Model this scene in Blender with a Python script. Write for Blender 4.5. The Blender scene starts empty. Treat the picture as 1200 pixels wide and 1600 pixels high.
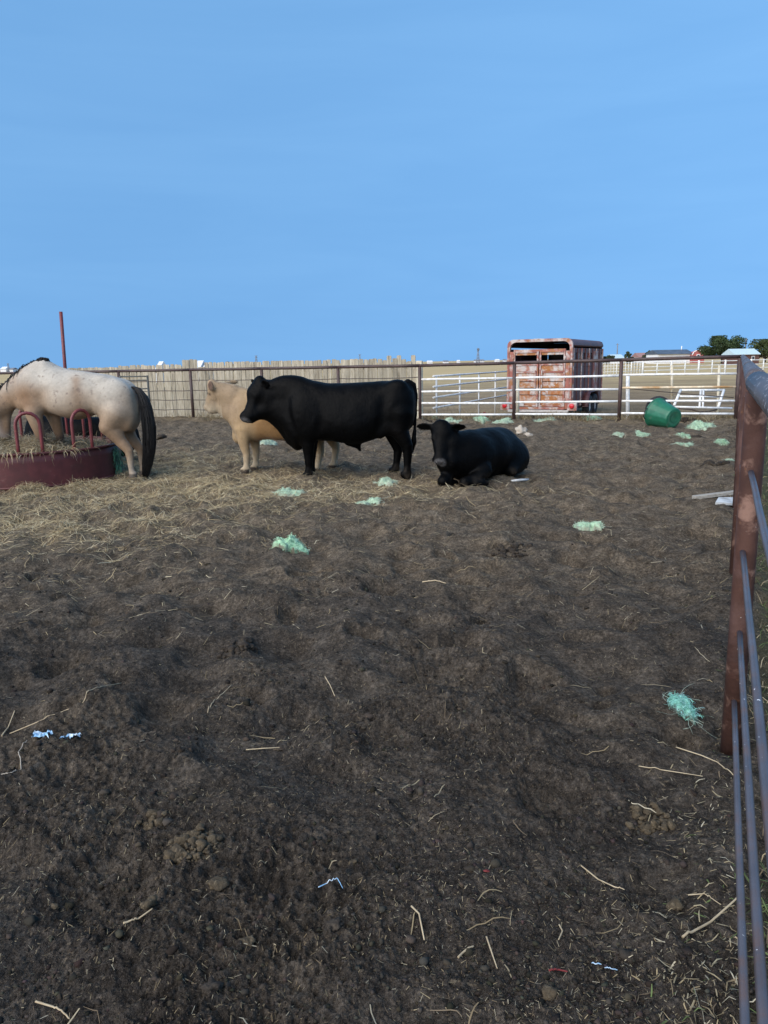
import bpy, math, random
import numpy as np
from mathutils import Vector, Matrix

random.seed(7)
RNG = np.random.default_rng(11)
SC = bpy.context.scene
COL = SC.collection
R = math.radians

# ------------------------------------------------------------------ camera
CAM_H = 1.6
PITCH, ROLL, FPX = R(11.5), R(1.15), 1150.0      # focal length for a 1200 x 1600 frame
_fw = np.array([0, math.cos(PITCH), -math.sin(PITCH)])
_up0 = np.array([0, math.sin(PITCH), math.cos(PITCH)])
_rt0 = np.array([1.0, 0, 0])
_rt = _rt0 * math.cos(ROLL) - _up0 * math.sin(ROLL)
_up = _rt0 * math.sin(ROLL) + _up0 * math.cos(ROLL)
cd = bpy.data.cameras.new('camera')
cam = bpy.data.objects.new('camera', cd)
COL.objects.link(cam)
_m = Matrix.Identity(4)
for i in range(3):
    _m[i][0], _m[i][1], _m[i][2] = _rt[i], _up[i], -_fw[i]
_m[2][3] = CAM_H
cam.matrix_world = _m
cd.sensor_fit = 'VERTICAL'
cd.sensor_height = 36.0
cd.lens = 36.0 * FPX / 1600.0
cd.clip_start = 0.05
cd.clip_end = 20000
SC.camera = cam

# ------------------------------------------------------------------ sky and sun
SUN_AZ, SUN_EL = R(222), R(36)                   # behind the camera, to the left (clockwise from +Y)
SKY_A, SKY_B, SKY_TINT = -.06, .575, (.80, .985, .93)
w = bpy.data.worlds.new('World')
SC.world = w
w.use_nodes = True
nt = w.node_tree
nt.nodes.clear()
sky = nt.nodes.new('ShaderNodeTexSky')
sky.sky_type = 'NISHITA'
sky.sun_disc = False
sky.sun_elevation = SUN_EL
sky.sun_rotation = SUN_AZ
sky.altitude = 300
sky.air_density = 1.0
sky.dust_density = 0.0
sky.ozone_density = 4.0
bg = nt.nodes.new('ShaderNodeBackground')
bg.inputs['Strength'].default_value = 0.15
wo = nt.nodes.new('ShaderNodeOutputWorld')
# after sunset haze the sky is an even blue: look up the sky model well above its pale horizon band everywhere
tc = nt.nodes.new('ShaderNodeTexCoord')
sp = nt.nodes.new('ShaderNodeSeparateXYZ')
nt.links.new(tc.outputs['Generated'], sp.inputs[0])
zz = nt.nodes.new('ShaderNodeMath')
zz.operation = 'MULTIPLY_ADD'
zz.inputs[1].default_value = SKY_A
zz.inputs[2].default_value = SKY_B
nt.links.new(sp.outputs[2], zz.inputs[0])
cb = nt.nodes.new('ShaderNodeCombineXYZ')
nt.links.new(sp.outputs[0], cb.inputs[0])
nt.links.new(sp.outputs[1], cb.inputs[1])
nt.links.new(zz.outputs[0], cb.inputs[2])
nm = nt.nodes.new('ShaderNodeVectorMath')
nm.operation = 'NORMALIZE'
nt.links.new(cb.outputs[0], nm.inputs[0])
nt.links.new(nm.outputs[0], sky.inputs[0])
tint = nt.nodes.new('ShaderNodeMix')
tint.data_type = 'RGBA'
tint.blend_type = 'MULTIPLY'
tint.inputs[0].default_value = 1.0
tint.inputs[7].default_value = (*SKY_TINT, 1)
nt.links.new(sky.outputs[0], tint.inputs[6])
# very thin streaks of high haze
mp = nt.nodes.new('ShaderNodeMapping')
mp.inputs['Scale'].default_value = (1.2, 1.2, 9.0)
mp.inputs['Rotation'].default_value = (0.08, 0.05, 0.3)
nt.links.new(tc.outputs['Generated'], mp.inputs['Vector'])
cn = nt.nodes.new('ShaderNodeTexNoise')
cn.inputs['Scale'].default_value = 2.2
cn.inputs['Detail'].default_value = 5
cn.inputs['Distortion'].default_value = .5
nt.links.new(mp.outputs[0], cn.inputs['Vector'])
cr = nt.nodes.new('ShaderNodeValToRGB')
cr.color_ramp.elements[0].position, cr.color_ramp.elements[0].color = .35, (.955, .965, .975, 1)
cr.color_ramp.elements[1].position, cr.color_ramp.elements[1].color = .80, (1.09, 1.05, 1.025, 1)
nt.links.new(cn.outputs['Fac'], cr.inputs[0])
cm = nt.nodes.new('ShaderNodeMix')
cm.data_type = 'RGBA'
cm.blend_type = 'MULTIPLY'
cm.inputs[0].default_value = 1.0
nt.links.new(tint.outputs[2], cm.inputs[6])
nt.links.new(cr.outputs[0], cm.inputs[7])
nt.links.new(cm.outputs[2], bg.inputs['Color'])
nt.links.new(bg.outputs[0], wo.inputs[0])
sd = bpy.data.lights.new('sun', 'SUN')
sd.energy = 2.5
sd.angle = R(80)
sd.color = (1.0, 0.87, 0.71)
sun = bpy.data.objects.new('sun', sd)
COL.objects.link(sun)
sun.rotation_euler = Vector((-math.sin(SUN_AZ) * math.cos(SUN_EL), -math.cos(SUN_AZ) * math.cos(SUN_EL),
                             -math.sin(SUN_EL))).to_track_quat('-Z', 'Y').to_euler()
sun.location = (-20, -30, 30)
vs = SC.view_settings
vs.view_transform = 'Standard'
vs.look = 'None'
vs.exposure = 1.0
vs.gamma = 1.0
vs.use_curve_mapping = False


# ------------------------------------------------------------------ measuring helpers
def ray(x, y):
    d = _fw * FPX + _rt * (x - 600) + _up * (800 - y)
    return d / np.linalg.norm(d)


def gp(x, y, z=0.0):
    """ground (height z) point that the photograph shows at pixel x, y"""
    d = ray(x, y)
    t = (z - CAM_H) / d[2]
    return np.array([0, 0, CAM_H]) + d * t


def at(x, y, Y):
    """point at distance Y (world y) that the photograph shows at pixel x, y"""
    d = ray(x, y)
    return np.array([0, 0, CAM_H]) + d * (Y / d[1])


# ------------------------------------------------------------------ noise
def _hash(ix, iy, iz, seed):
    h = (ix.astype(np.uint32) * np.uint32(374761393) + iy.astype(np.uint32) * np.uint32(668265263)
         + iz.astype(np.uint32) * np.uint32(2147483647 - 41) + np.uint32(seed * 974711 + 13))
    h = (h ^ (h >> np.uint32(13))) * np.uint32(1274126177)
    h = (h ^ (h >> np.uint32(16))) * np.uint32(2246822519)
    return (h ^ (h >> np.uint32(15))).astype(np.float64) / 4294967295.0


def noise2(x, y, seed=0):
    x = np.asarray(x, float); y = np.asarray(y, float)
    ix = np.floor(x).astype(np.int64); iy = np.floor(y).astype(np.int64)
    fx = x - ix; fy = y - iy
    z0 = np.zeros_like(ix)

    def g(a, b):
        t = _hash(ix + a, iy + b, z0, seed) * 2 * np.pi
        return np.cos(t) * (fx - a) + np.sin(t) * (fy - b)
    u = fx * fx * fx * (fx * (fx * 6 - 15) + 10); v = fy * fy * fy * (fy * (fy * 6 - 15) + 10)
    a = g(0, 0) * (1 - u) + g(1, 0) * u
    b = g(0, 1) * (1 - u) + g(1, 1) * u
    return (a * (1 - v) + b * v) * 1.5


def noise3(p, seed=0):
    ip = np.floor(p).astype(np.int64); f = p - ip
    u = f * f * (3 - 2 * f)
    r = 0
    for a in (0, 1):
        for b in (0, 1):
            for c in (0, 1):
                wgt = (u[:, 0] if a else 1 - u[:, 0]) * (u[:, 1] if b else 1 - u[:, 1]) * (u[:, 2] if c else 1 - u[:, 2])
                r = r + wgt * _hash(ip[:, 0] + a, ip[:, 1] + b, ip[:, 2] + c, seed)
    return r * 2 - 1


def fbm3(p, o=3, seed=0):
    s = 0; a = 1.0; t = 0
    for i in range(o):
        s = s + a * noise3(p * 2 ** i, seed + i); t += a; a *= .5
    return s / t


def sstep(a, b, x):
    t = np.clip((x - a) / (b - a), 0, 1)
    return t * t * (3 - 2 * t)


def dimples(x, y, cell, rad, seed):
    """hoof-print like hollows: depth 0..1 around jittered points"""
    gx = np.floor(x / cell).astype(np.int64); gy = np.floor(y / cell).astype(np.int64)
    out = np.zeros_like(x)
    for a in (-1, 0, 1):
        for b in (-1, 0, 1):
            cx, cy = gx + a, gy + b
            z0 = np.zeros_like(cx)
            px = (cx + _hash(cx, cy, z0, seed)) * cell; py = (cy + _hash(cx, cy, z0 + 1, seed)) * cell
            rr = rad * (0.5 + _hash(cx, cy, z0 + 2, seed)); st = _hash(cx, cy, z0 + 3, seed)
            ang = _hash(cx, cy, z0 + 4, seed) * 6.28
            dx, dy = x - px, y - py
            u = (dx * np.cos(ang) + dy * np.sin(ang)) / 1.35; v = -dx * np.sin(ang) + dy * np.cos(ang)
            d = np.sqrt(u * u + v * v) / rr
            out = np.maximum(out, st * (1 - sstep(0.35, 1.0, d)))
            out = out - 0.22 * st * np.exp(-((d - 1.15) / 0.22) ** 2)
    return out


# ------------------------------------------------------------------ layout of the pen
def fence_s(x, y):          # metres beyond the back fence line
    return (y + 0.338 * x - 20.75) / 1.0556


def side_s(x, y):           # metres to the right of the side fence line
    return (x - 0.08 - 0.477 * y) / 1.108


FEED = np.array([-5.22, 11.0])
FEED_R = 1.22


def H(x, y):
    """broad ground height"""
    x = np.asarray(x, float); y = np.asarray(y, float)
    s = fence_s(x, y)
    pen = 1 - sstep(0.0, 2.0, s)
    r = np.hypot(x, y)
    h = -0.30 * sstep(0.6, 4.5, s)
    h = h + pen * (0.030 * noise2(x / 1.9, y / 1.9, 3) + 0.022 * noise2(x / .75, y / .75, 4))
    h = h + 0.05 * np.exp(-((s - 0.1) / 0.5) ** 2) * (0.6 + 0.8 * noise2(x / .8, y / .8, 9))
    h = h + 0.05 * np.exp(-(side_s(x, y) / 0.35) ** 2) * pen * sstep(2.5, 5, r)
    h = h + (1 - pen) * 0.03 * noise2(x / 4, y / 4, 5)
    far = sstep(60, 300, r)
    h = h + far * 0.3 * noise2(x / 150, y / 150, 6)
    return h


def Hfine(x, y):
    x = np.asarray(x, float); y = np.asarray(y, float)
    s = fence_s(x, y); r = np.hypot(x, y)
    pen = (1 - sstep(-0.3, 1.2, s)) * (1 - 0.6 * sstep(0, .5, side_s(x, y)))
    wx = x + 0.06 * noise2(x / .3, y / .3, 31); wy = y + 0.06 * noise2(x / .3, y / .3, 32)
    h = 0.072 * noise2(wx / .42, wy / .42, 20) + 0.022 * noise2(wx / .18, wy / .18, 21)
    h = h - 0.085 * dimples(wx, wy, 0.42, 0.135, 5) - 0.026 * dimples(wx, wy, 0.21, 0.060, 8)
    h = h * (.50 + .50 * sstep(1.8, 3.6, r))          # the well-trodden strip by the gate is flatter and crumblier
    rough = sstep(-0.25, 0.5, noise2(x / .9, y / .9, 40)) + .35 * (1 - sstep(1.8, 3.6, r))
    n = noise2(x / .06, y / .06, 22)
    h = h + (0.40 + rough) * (0.0105 * (1 - 2 * np.abs(n)) + 0.0070 * noise2(x / .026, y / .026, 23))
    near = 1 - sstep(3.0, 5.5, r)
    m = near > 0
    if m.any():
        xs, ys = x[m], y[m]
        h[m] += near[m] * (0.5 + rough[m]) * (0.0060 * (1 - 2 * np.abs(noise2(xs / .016, ys / .016, 24))) + 0.0030 * noise2(xs / .007, ys / .007, 25))
    return h * pen


def HH(x, y):
    x = np.atleast_1d(np.asarray(x, float)); y = np.atleast_1d(np.asarray(y, float))
    return H(x, y) + Hfine(x, y)


def h1(x, y):
    return float(HH(x, y)[0])


# ------------------------------------------------------------------ materials
MATS = {}


def new_mat(name):
    m = bpy.data.materials.new(name)
    m.use_nodes = True
    t = m.node_tree
    b = t.nodes['Principled BSDF']
    MATS[name] = m
    return m, t, b


def N(t, kind, **kw):
    n = t.nodes.new(kind)
    for k, v in kw.items():
        setattr(n, k, v)
    return n


def noise_node(t, vec, scale, detail=4, rough=.55, distort=0.0):
    n = N(t, 'ShaderNodeTexNoise')
    n.inputs['Scale'].default_value = scale
    n.inputs['Detail'].default_value = detail
    n.inputs['Roughness'].default_value = rough
    n.inputs['Distortion'].default_value = distort
    t.links.new(vec, n.inputs['Vector'])
    return n.outputs['Fac']


def ramp(t, fac, stops):
    r = N(t, 'ShaderNodeValToRGB')
    el = r.color_ramp.elements
    while len(el) > 1:
        el.remove(el[-1])
    for i, (p, c) in enumerate(stops):
        e = el[0] if i == 0 else el.new(p)
        e.position = p
        c = c if isinstance(c, (tuple, list)) else (c, c, c)
        e.color = (c[0], c[1], c[2], 1)
    t.links.new(fac, r.inputs[0])
    return r.outputs[0]


def mixc(t, fac, a, b, mode='MIX'):
    m = N(t, 'ShaderNodeMix', data_type='RGBA', blend_type=mode)
    for sock, v in ((m.inputs[0], fac), (m.inputs[6], a), (m.inputs[7], b)):
        if hasattr(v, 'is_linked'):
            t.links.new(v, sock)
        elif isinstance(v, (int, float)):
            sock.default_value = v
        else:
            sock.default_value = (v[0], v[1], v[2], 1)
    return m.outputs[2]


def math_node(t, op, a, b=0.0):
    m = N(t, 'ShaderNodeMath', operation=op)
    for i, v in enumerate((a, b)):
        if hasattr(v, 'is_linked'):
            t.links.new(v, m.inputs[i])
        else:
            m.inputs[i].default_value = v
    return m.outputs[0]


def bump(t, b, height, strength, dist, prev=None):
    n = N(t, 'ShaderNodeBump')
    n.inputs['Strength'].default_value = strength
    n.inputs['Distance'].default_value = dist
    t.links.new(height, n.inputs['Height'])
    if prev is not None:
        t.links.new(prev, n.inputs['Normal'])
    t.links.new(n.outputs[0], b.inputs['Normal'])
    return n.outputs[0]


def coords(t, scale=(1, 1, 1), obj=True):
    tc = N(t, 'ShaderNodeTexCoord')
    mp = N(t, 'ShaderNodeMapping')
    mp.inputs['Scale'].default_value = scale
    t.links.new(tc.outputs['Object'], mp.inputs['Vector'])
    return mp.outputs[0]


def layered(name, base, layers=(), rough=.6, metal=0.0, spec=.4, bscale=60, bstr=.25, bdist=.002, stretch=(1, 1, 1), rand=0.0):
    """base colour, then layers (colour, noise scale, threshold, softness, detail)"""
    m, t, b = new_mat(name)
    v = coords(t, stretch)
    if rand or True:
        oi = N(t, 'ShaderNodeObjectInfo')
        add = N(t, 'ShaderNodeVectorMath', operation='ADD')
        sc = N(t, 'ShaderNodeVectorMath', operation='SCALE')
        cmb = N(t, 'ShaderNodeCombineXYZ')
        for i in range(3):
            t.links.new(oi.outputs['Random'], cmb.inputs[i])
        t.links.new(cmb.outputs[0], sc.inputs[0]); sc.inputs['Scale'].default_value = 37.0
        t.links.new(v, add.inputs[0]); t.links.new(sc.outputs[0], add.inputs[1])
        v = add.outputs[0]
    c = None
    f0 = noise_node(t, v, 9, 5)
    lo = tuple(x * .8 for x in base); hi = tuple(min(1, x * 1.2) for x in base)
    c = ramp(t, f0, [(.3, lo), (.7, hi)])
    for i, (lc, s, th, soft, det) in enumerate(layers):
        f = noise_node(t, v, s, det, .6, .3)
        mk = ramp(t, f, [(max(0, th - soft), 0.0), (min(1, th + soft), 1.0)])
        c = mixc(t, mk, c, lc)
    if rand:
        rr = math_node(t, 'MULTIPLY_ADD', oi.outputs['Random'], 2 * rand)
        t.nodes[-1].inputs[2].default_value = 1 - rand
        c = mixc(t, 1.0, c, rr, 'MULTIPLY')
    t.links.new(c, b.inputs['Base Color'])
    b.inputs['Roughness'].default_value = rough
    b.inputs['Metallic'].default_value = metal
    b.inputs['Specular IOR Level'].default_value = spec
    if bstr:
        bump(t, b, noise_node(t, v, bscale, 3), bstr, bdist)
    return m


def vcol_mat(name, rough=.7, spec=.25, bscale=0, bstr=0, bdist=.002, stretch=(1, 1, 1), sheen=0.0, var=.0, two=False, trans=0.0):
    """colour from the mesh's own coat / strand colours"""
    m, t, b = new_mat(name)
    a = N(t, 'ShaderNodeAttribute', attribute_name='Col')
    c = a.outputs['Color']
    v = coords(t, stretch)
    if var:
        f = noise_node(t, v, bscale or 30, 3)
        c = mixc(t, 1.0, c, ramp(t, f, [(.25, 1 - var), (.75, 1 + 0.0)]), 'MULTIPLY')
    t.links.new(c, b.inputs['Base Color'])
    b.inputs['Roughness'].default_value = rough
    b.inputs['Specular IOR Level'].default_value = spec
    if sheen:
        b.inputs['Sheen Weight'].default_value = sheen
        b.inputs['Sheen Roughness'].default_value = .5
    if bstr:
        bump(t, b, noise_node(t, v, bscale, 3), bstr, bdist)
    if trans:
        tr = N(t, 'ShaderNodeBsdfTranslucent'); t.links.new(c, tr.inputs[0])
        mx = N(t, 'ShaderNodeMixShader'); mx.inputs[0].default_value = trans
        t.links.new(b.outputs[0], mx.inputs[1]); t.links.new(tr.outputs[0], mx.inputs[2])
        t.links.new(mx.outputs[0], t.nodes['Material Output'].inputs[0])
    return m


# ------------------------------------------------------------------ object helpers
def tag(o, label=None, cat=None, group=None, kind=None):
    if label: o['label'] = label
    if cat: o['category'] = cat
    if group: o['group'] = group
    if kind: o['kind'] = kind
    return o


def empty(name, loc=(0, 0, 0), rz=0.0, rot=None):
    o = bpy.data.objects.new(name, None)
    o.empty_display_size = .2
    COL.objects.link(o)
    o.location = [float(c) for c in loc]
    o.rotation_euler = rot if rot is not None else (0, 0, rz)
    return o


def link_mesh(name, me, mat, parent=None, loc=None):
    o = bpy.data.objects.new(name, me)
    if mat is not None and len(me.materials) == 0:
        me.materials.append(MATS[mat] if isinstance(mat, str) else mat)
    COL.objects.link(o)
    if parent is not None:
        o.parent = parent
    if loc is not None:
        o.location = [float(c) for c in loc]
    return o


def np_mesh(name, V, F, smooth=False, col=None):
    """F: (n,4) or (n,3) int array"""
    V = np.asarray(V, np.float32); F = np.asarray(F, np.int32)
    me = bpy.data.meshes.new(name)
    k = F.shape[1]
    me.vertices.add(len(V)); me.vertices.foreach_set('co', V.ravel())
    me.loops.add(F.size); me.loops.foreach_set('vertex_index', F.ravel())
    me.polygons.add(len(F))
    me.polygons.foreach_set('loop_start', np.arange(0, F.size, k, dtype=np.int32))
    if smooth:
        me.polygons.foreach_set('use_smooth', np.ones(len(F), bool))
    me.update(calc_edges=True)
    if col is not None:
        set_col(me, col)
    return me


def set_col(me, col):
    a = me.color_attributes.new('Col', 'FLOAT_COLOR', 'POINT')
    c = np.ones((len(me.vertices), 4), np.float32); c[:, :3] = col
    a.data.foreach_set('color', c.ravel())


class MB:
    """collects simple solids into one mesh"""
    def __init__(s):
        s.v = []; s.f = []; s.sm = []

    def add(s, V, F, smooth=False):
        o = len(s.v)
        s.v += [tuple(float(c) for c in p) for p in V]
        s.f += [tuple(i + o for i in f) for f in F]
        s.sm += [smooth] * len(F)
        return s

    def box(s, c, size, rot=None, bevel=0.0):
        hx, hy, hz = [d / 2 for d in size]
        b = min(bevel, hx * .9, hy * .9, hz * .9)
        if b <= 0:
            P = [(x, y, z) for z in (-hz, hz) for y in (-hy, hy) for x in (-hx, hx)]
            F = [(0, 2, 3, 1), (4, 5, 7, 6), (0, 1, 5, 4), (2, 6, 7, 3), (0, 4, 6, 2), (1, 3, 7, 5)]
        else:
            P = []; F = []; idx = {}
            for sx in (-1, 1):
                for sy in (-1, 1):
                    for sz in (-1, 1):
                        for ax in range(3):
                            p = [sx * (hx - b), sy * (hy - b), sz * (hz - b)]
                            p[ax] += (sx, sy, sz)[ax] * b
                            idx[(sx, sy, sz, ax)] = len(P); P.append(tuple(p))
            S = (-1, 1)
            for ax in range(3):
                u, v_ = [a for a in range(3) if a != ax]
                for sg in S:
                    q = []
                    for (a, c2) in ((-1, -1), (1, -1), (1, 1), (-1, 1)):
                        k = [0, 0, 0]; k[ax] = sg; k[u] = a; k[v_] = c2
                        q.append(idx[(k[0], k[1], k[2], ax)])
                    F.append(tuple(q if (sg > 0) == (ax != 1) else q[::-1]))
            for ax in range(3):                      # edge chamfers, running along ax
                u, v_ = [a for a in range(3) if a != ax]
                for a in S:
                    for c2 in S:
                        k0 = [0, 0, 0]; k1 = [0, 0, 0]
                        k0[ax] = -1; k1[ax] = 1; k0[u] = k1[u] = a; k0[v_] = k1[v_] = c2
                        F.append((idx[(*k0, u)], idx[(*k1, u)], idx[(*k1, v_)], idx[(*k0, v_)]))
            for sx in S:
                for sy in S:
                    for sz in S:
                        F.append(tuple(idx[(sx, sy, sz, a)] for a in range(3)))
        M_ = rot if rot is not None else Matrix.Identity(3)
        s.add([tuple((M_ @ Vector(p)) + Vector(c)) for p in P], F)
        return s

    def tube(s, pts, rad, n=8, cap=True, smooth=True, flat=1.0):
        pts = [Vector([float(c) for c in p]) for p in pts]
        if not hasattr(rad, '__len__'):
            rad = [rad] * len(pts)
        V = []; F = []
        t0 = (pts[1] - pts[0]).normalized()
        ref = Vector((0, 0, 1)) if abs(t0.z) < .9 else Vector((1, 0, 0))
        a = t0.cross(ref).normalized()
        for i, p in enumerate(pts):
            t = (pts[min(i + 1, len(pts) - 1)] - pts[max(i - 1, 0)]).normalized()
            a = (a - t * a.dot(t))
            a = a.normalized() if a.length > 1e-6 else t.orthogonal().normalized()
            b = t.cross(a)
            for k in range(n):
                an = 2 * math.pi * k / n
                V.append(p + (a * math.cos(an) + b * math.sin(an) * flat) * rad[i])
        for i in range(len(pts) - 1):
            for k in range(n):
                k2 = (k + 1) % n
                F.append((i * n + k, i * n + k2, (i + 1) * n + k2, (i + 1) * n + k))
        s.add(V, F, smooth)
        if cap:
            o = len(s.v) - len(V)
            s.f.append(tuple(o + k for k in range(n))[::-1]); s.sm.append(False)
            e = o + (len(pts) - 1) * n
            s.f.append(tuple(e + k for k in range(n))); s.sm.append(False)
        return s

    def lathe(s, prof, n=24, M_=None, smooth=True, wob=None):
        """prof: list of (radius, z)"""
        V = []; F = []
        for i, (r, z) in enumerate(prof):
            for k in range(n):
                an = 2 * math.pi * k / n
                rr = r * (wob(an, i) if wob else 1)
                V.append(Vector((rr * math.cos(an), rr * math.sin(an), z)))
        for i in range(len(prof) - 1):
            for k in range(n):
                k2 = (k + 1) % n
                F.append((i * n + k, i * n + k2, (i + 1) * n + k2, (i + 1) * n + k))
        if M_ is not None:
            V = [M_ @ p for p in V]
        s.add(V, F, smooth)
        return s

    def prism(s, poly, d0, d1, axis='y'):
        """polygon in (x,z) extruded along y from d0 to d1"""
        n = len(poly)
        f = (lambda a, b, d: (a, d, b)) if axis == 'y' else (lambda a, b, d: (d, a, b))
        V = [f(a, b, d0) for a, b in poly] + [f(a, b, d1) for a, b in poly]
        F = [tuple(range(n)), tuple(range(2 * n - 1, n - 1, -1))]
        for i in range(n):
            j = (i + 1) % n
            F.append((i, i + n, j + n, j))
        s.add(V, F)
        return s

    def build(s, name, mat, parent=None, loc=None, fix=True):
        me = bpy.data.meshes.new(name)
        me.from_pydata(s.v, [], s.f)
        me.polygons.foreach_set('use_smooth', np.array(s.sm, bool))
        if fix:
            import bmesh
            bm = bmesh.new(); bm.from_mesh(me)
            bmesh.ops.recalc_face_normals(bm, faces=bm.faces)
            bm.to_mesh(me); bm.free()
        me.update()
        return link_mesh(name, me, mat, parent, loc)


def copy_tree(o, parent=None):
    c = o.copy()
    COL.objects.link(c)
    if parent is not None:
        c.parent = parent
    for ch in o.children:
        copy_tree(ch, c)
    return c


def rotm(ax, ang):
    return Matrix.Rotation(ang, 3, ax)


# strands: many thin curved ribbons in one vectorised mesh
def ribbons(P, az, pitch, length, width, bend, lift, segs=3, colors=None, follow=None, rng=RNG, curl=0.0):
    """P (n,3) roots; az heading; pitch initial elevation; bend = heading change over length; lift = elevation change"""
    n = len(P)
    pts = np.zeros((n, segs + 1, 3)); pts[:, 0] = P
    a = np.array(az, float).copy(); e = np.array(pitch, float).copy()
    st = np.asarray(length) / segs
    for i in range(segs):
        d = np.stack([np.cos(a) * np.cos(e), np.sin(a) * np.cos(e), np.sin(e)], 1)
        pts[:, i + 1] = pts[:, i] + d * st[:, None]
        a = a + bend / segs + curl * rng.normal(size=n); e = e + lift / segs + .5 * curl * rng.normal(size=n)
    if follow is not None:
        pts[:, :, 2] += follow(pts[:, :, 0].ravel(), pts[:, :, 1].ravel()).reshape(n, segs + 1)
    t = np.gradient(pts, axis=1)
    t /= np.linalg.norm(t, axis=2, keepdims=True) + 1e-9
    rv = rng.normal(size=(n, 1, 3)) * .35 + np.array([0, 0, 1.0])
    side = np.cross(t, np.broadcast_to(rv, t.shape)); side /= np.linalg.norm(side, axis=2, keepdims=True) + 1e-9
    prof = np.ones(segs + 1); prof[-1] = .45; prof[0] = .8
    wv = side * (np.asarray(width)[:, None] * .5 * prof[None, :])[:, :, None]
    nrm = np.cross(side, t)
    ridge = nrm * (np.asarray(width)[:, None] * .22 * prof[None, :])[:, :, None]
    V = np.stack([pts - wv, pts + ridge, pts + wv], 2).reshape(-1, 3)   # three across: a shallow roof section
    base = (np.arange(n) * (segs + 1) * 3)[:, None]
    F = []
    for i in range(segs):
        for k in (0, 1):
            q = np.array([i * 3 + k, i * 3 + k + 1, (i + 1) * 3 + k + 1, (i + 1) * 3 + k])
            F.append(base + q[None, :])
    F = np.stack(F, 1).reshape(-1, 4)
    C = None
    if colors is not None:
        C = np.repeat(colors, (segs + 1) * 3, axis=0)
    return V, F, C


def join_np(lst):
    V = []; F = []; C = []; o = 0
    for v, f, c in lst:
        V.append(v); F.append(f + o); C.append(c); o += len(v)
    return np.concatenate(V), np.concatenate(F), np.concatenate(C)


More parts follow.
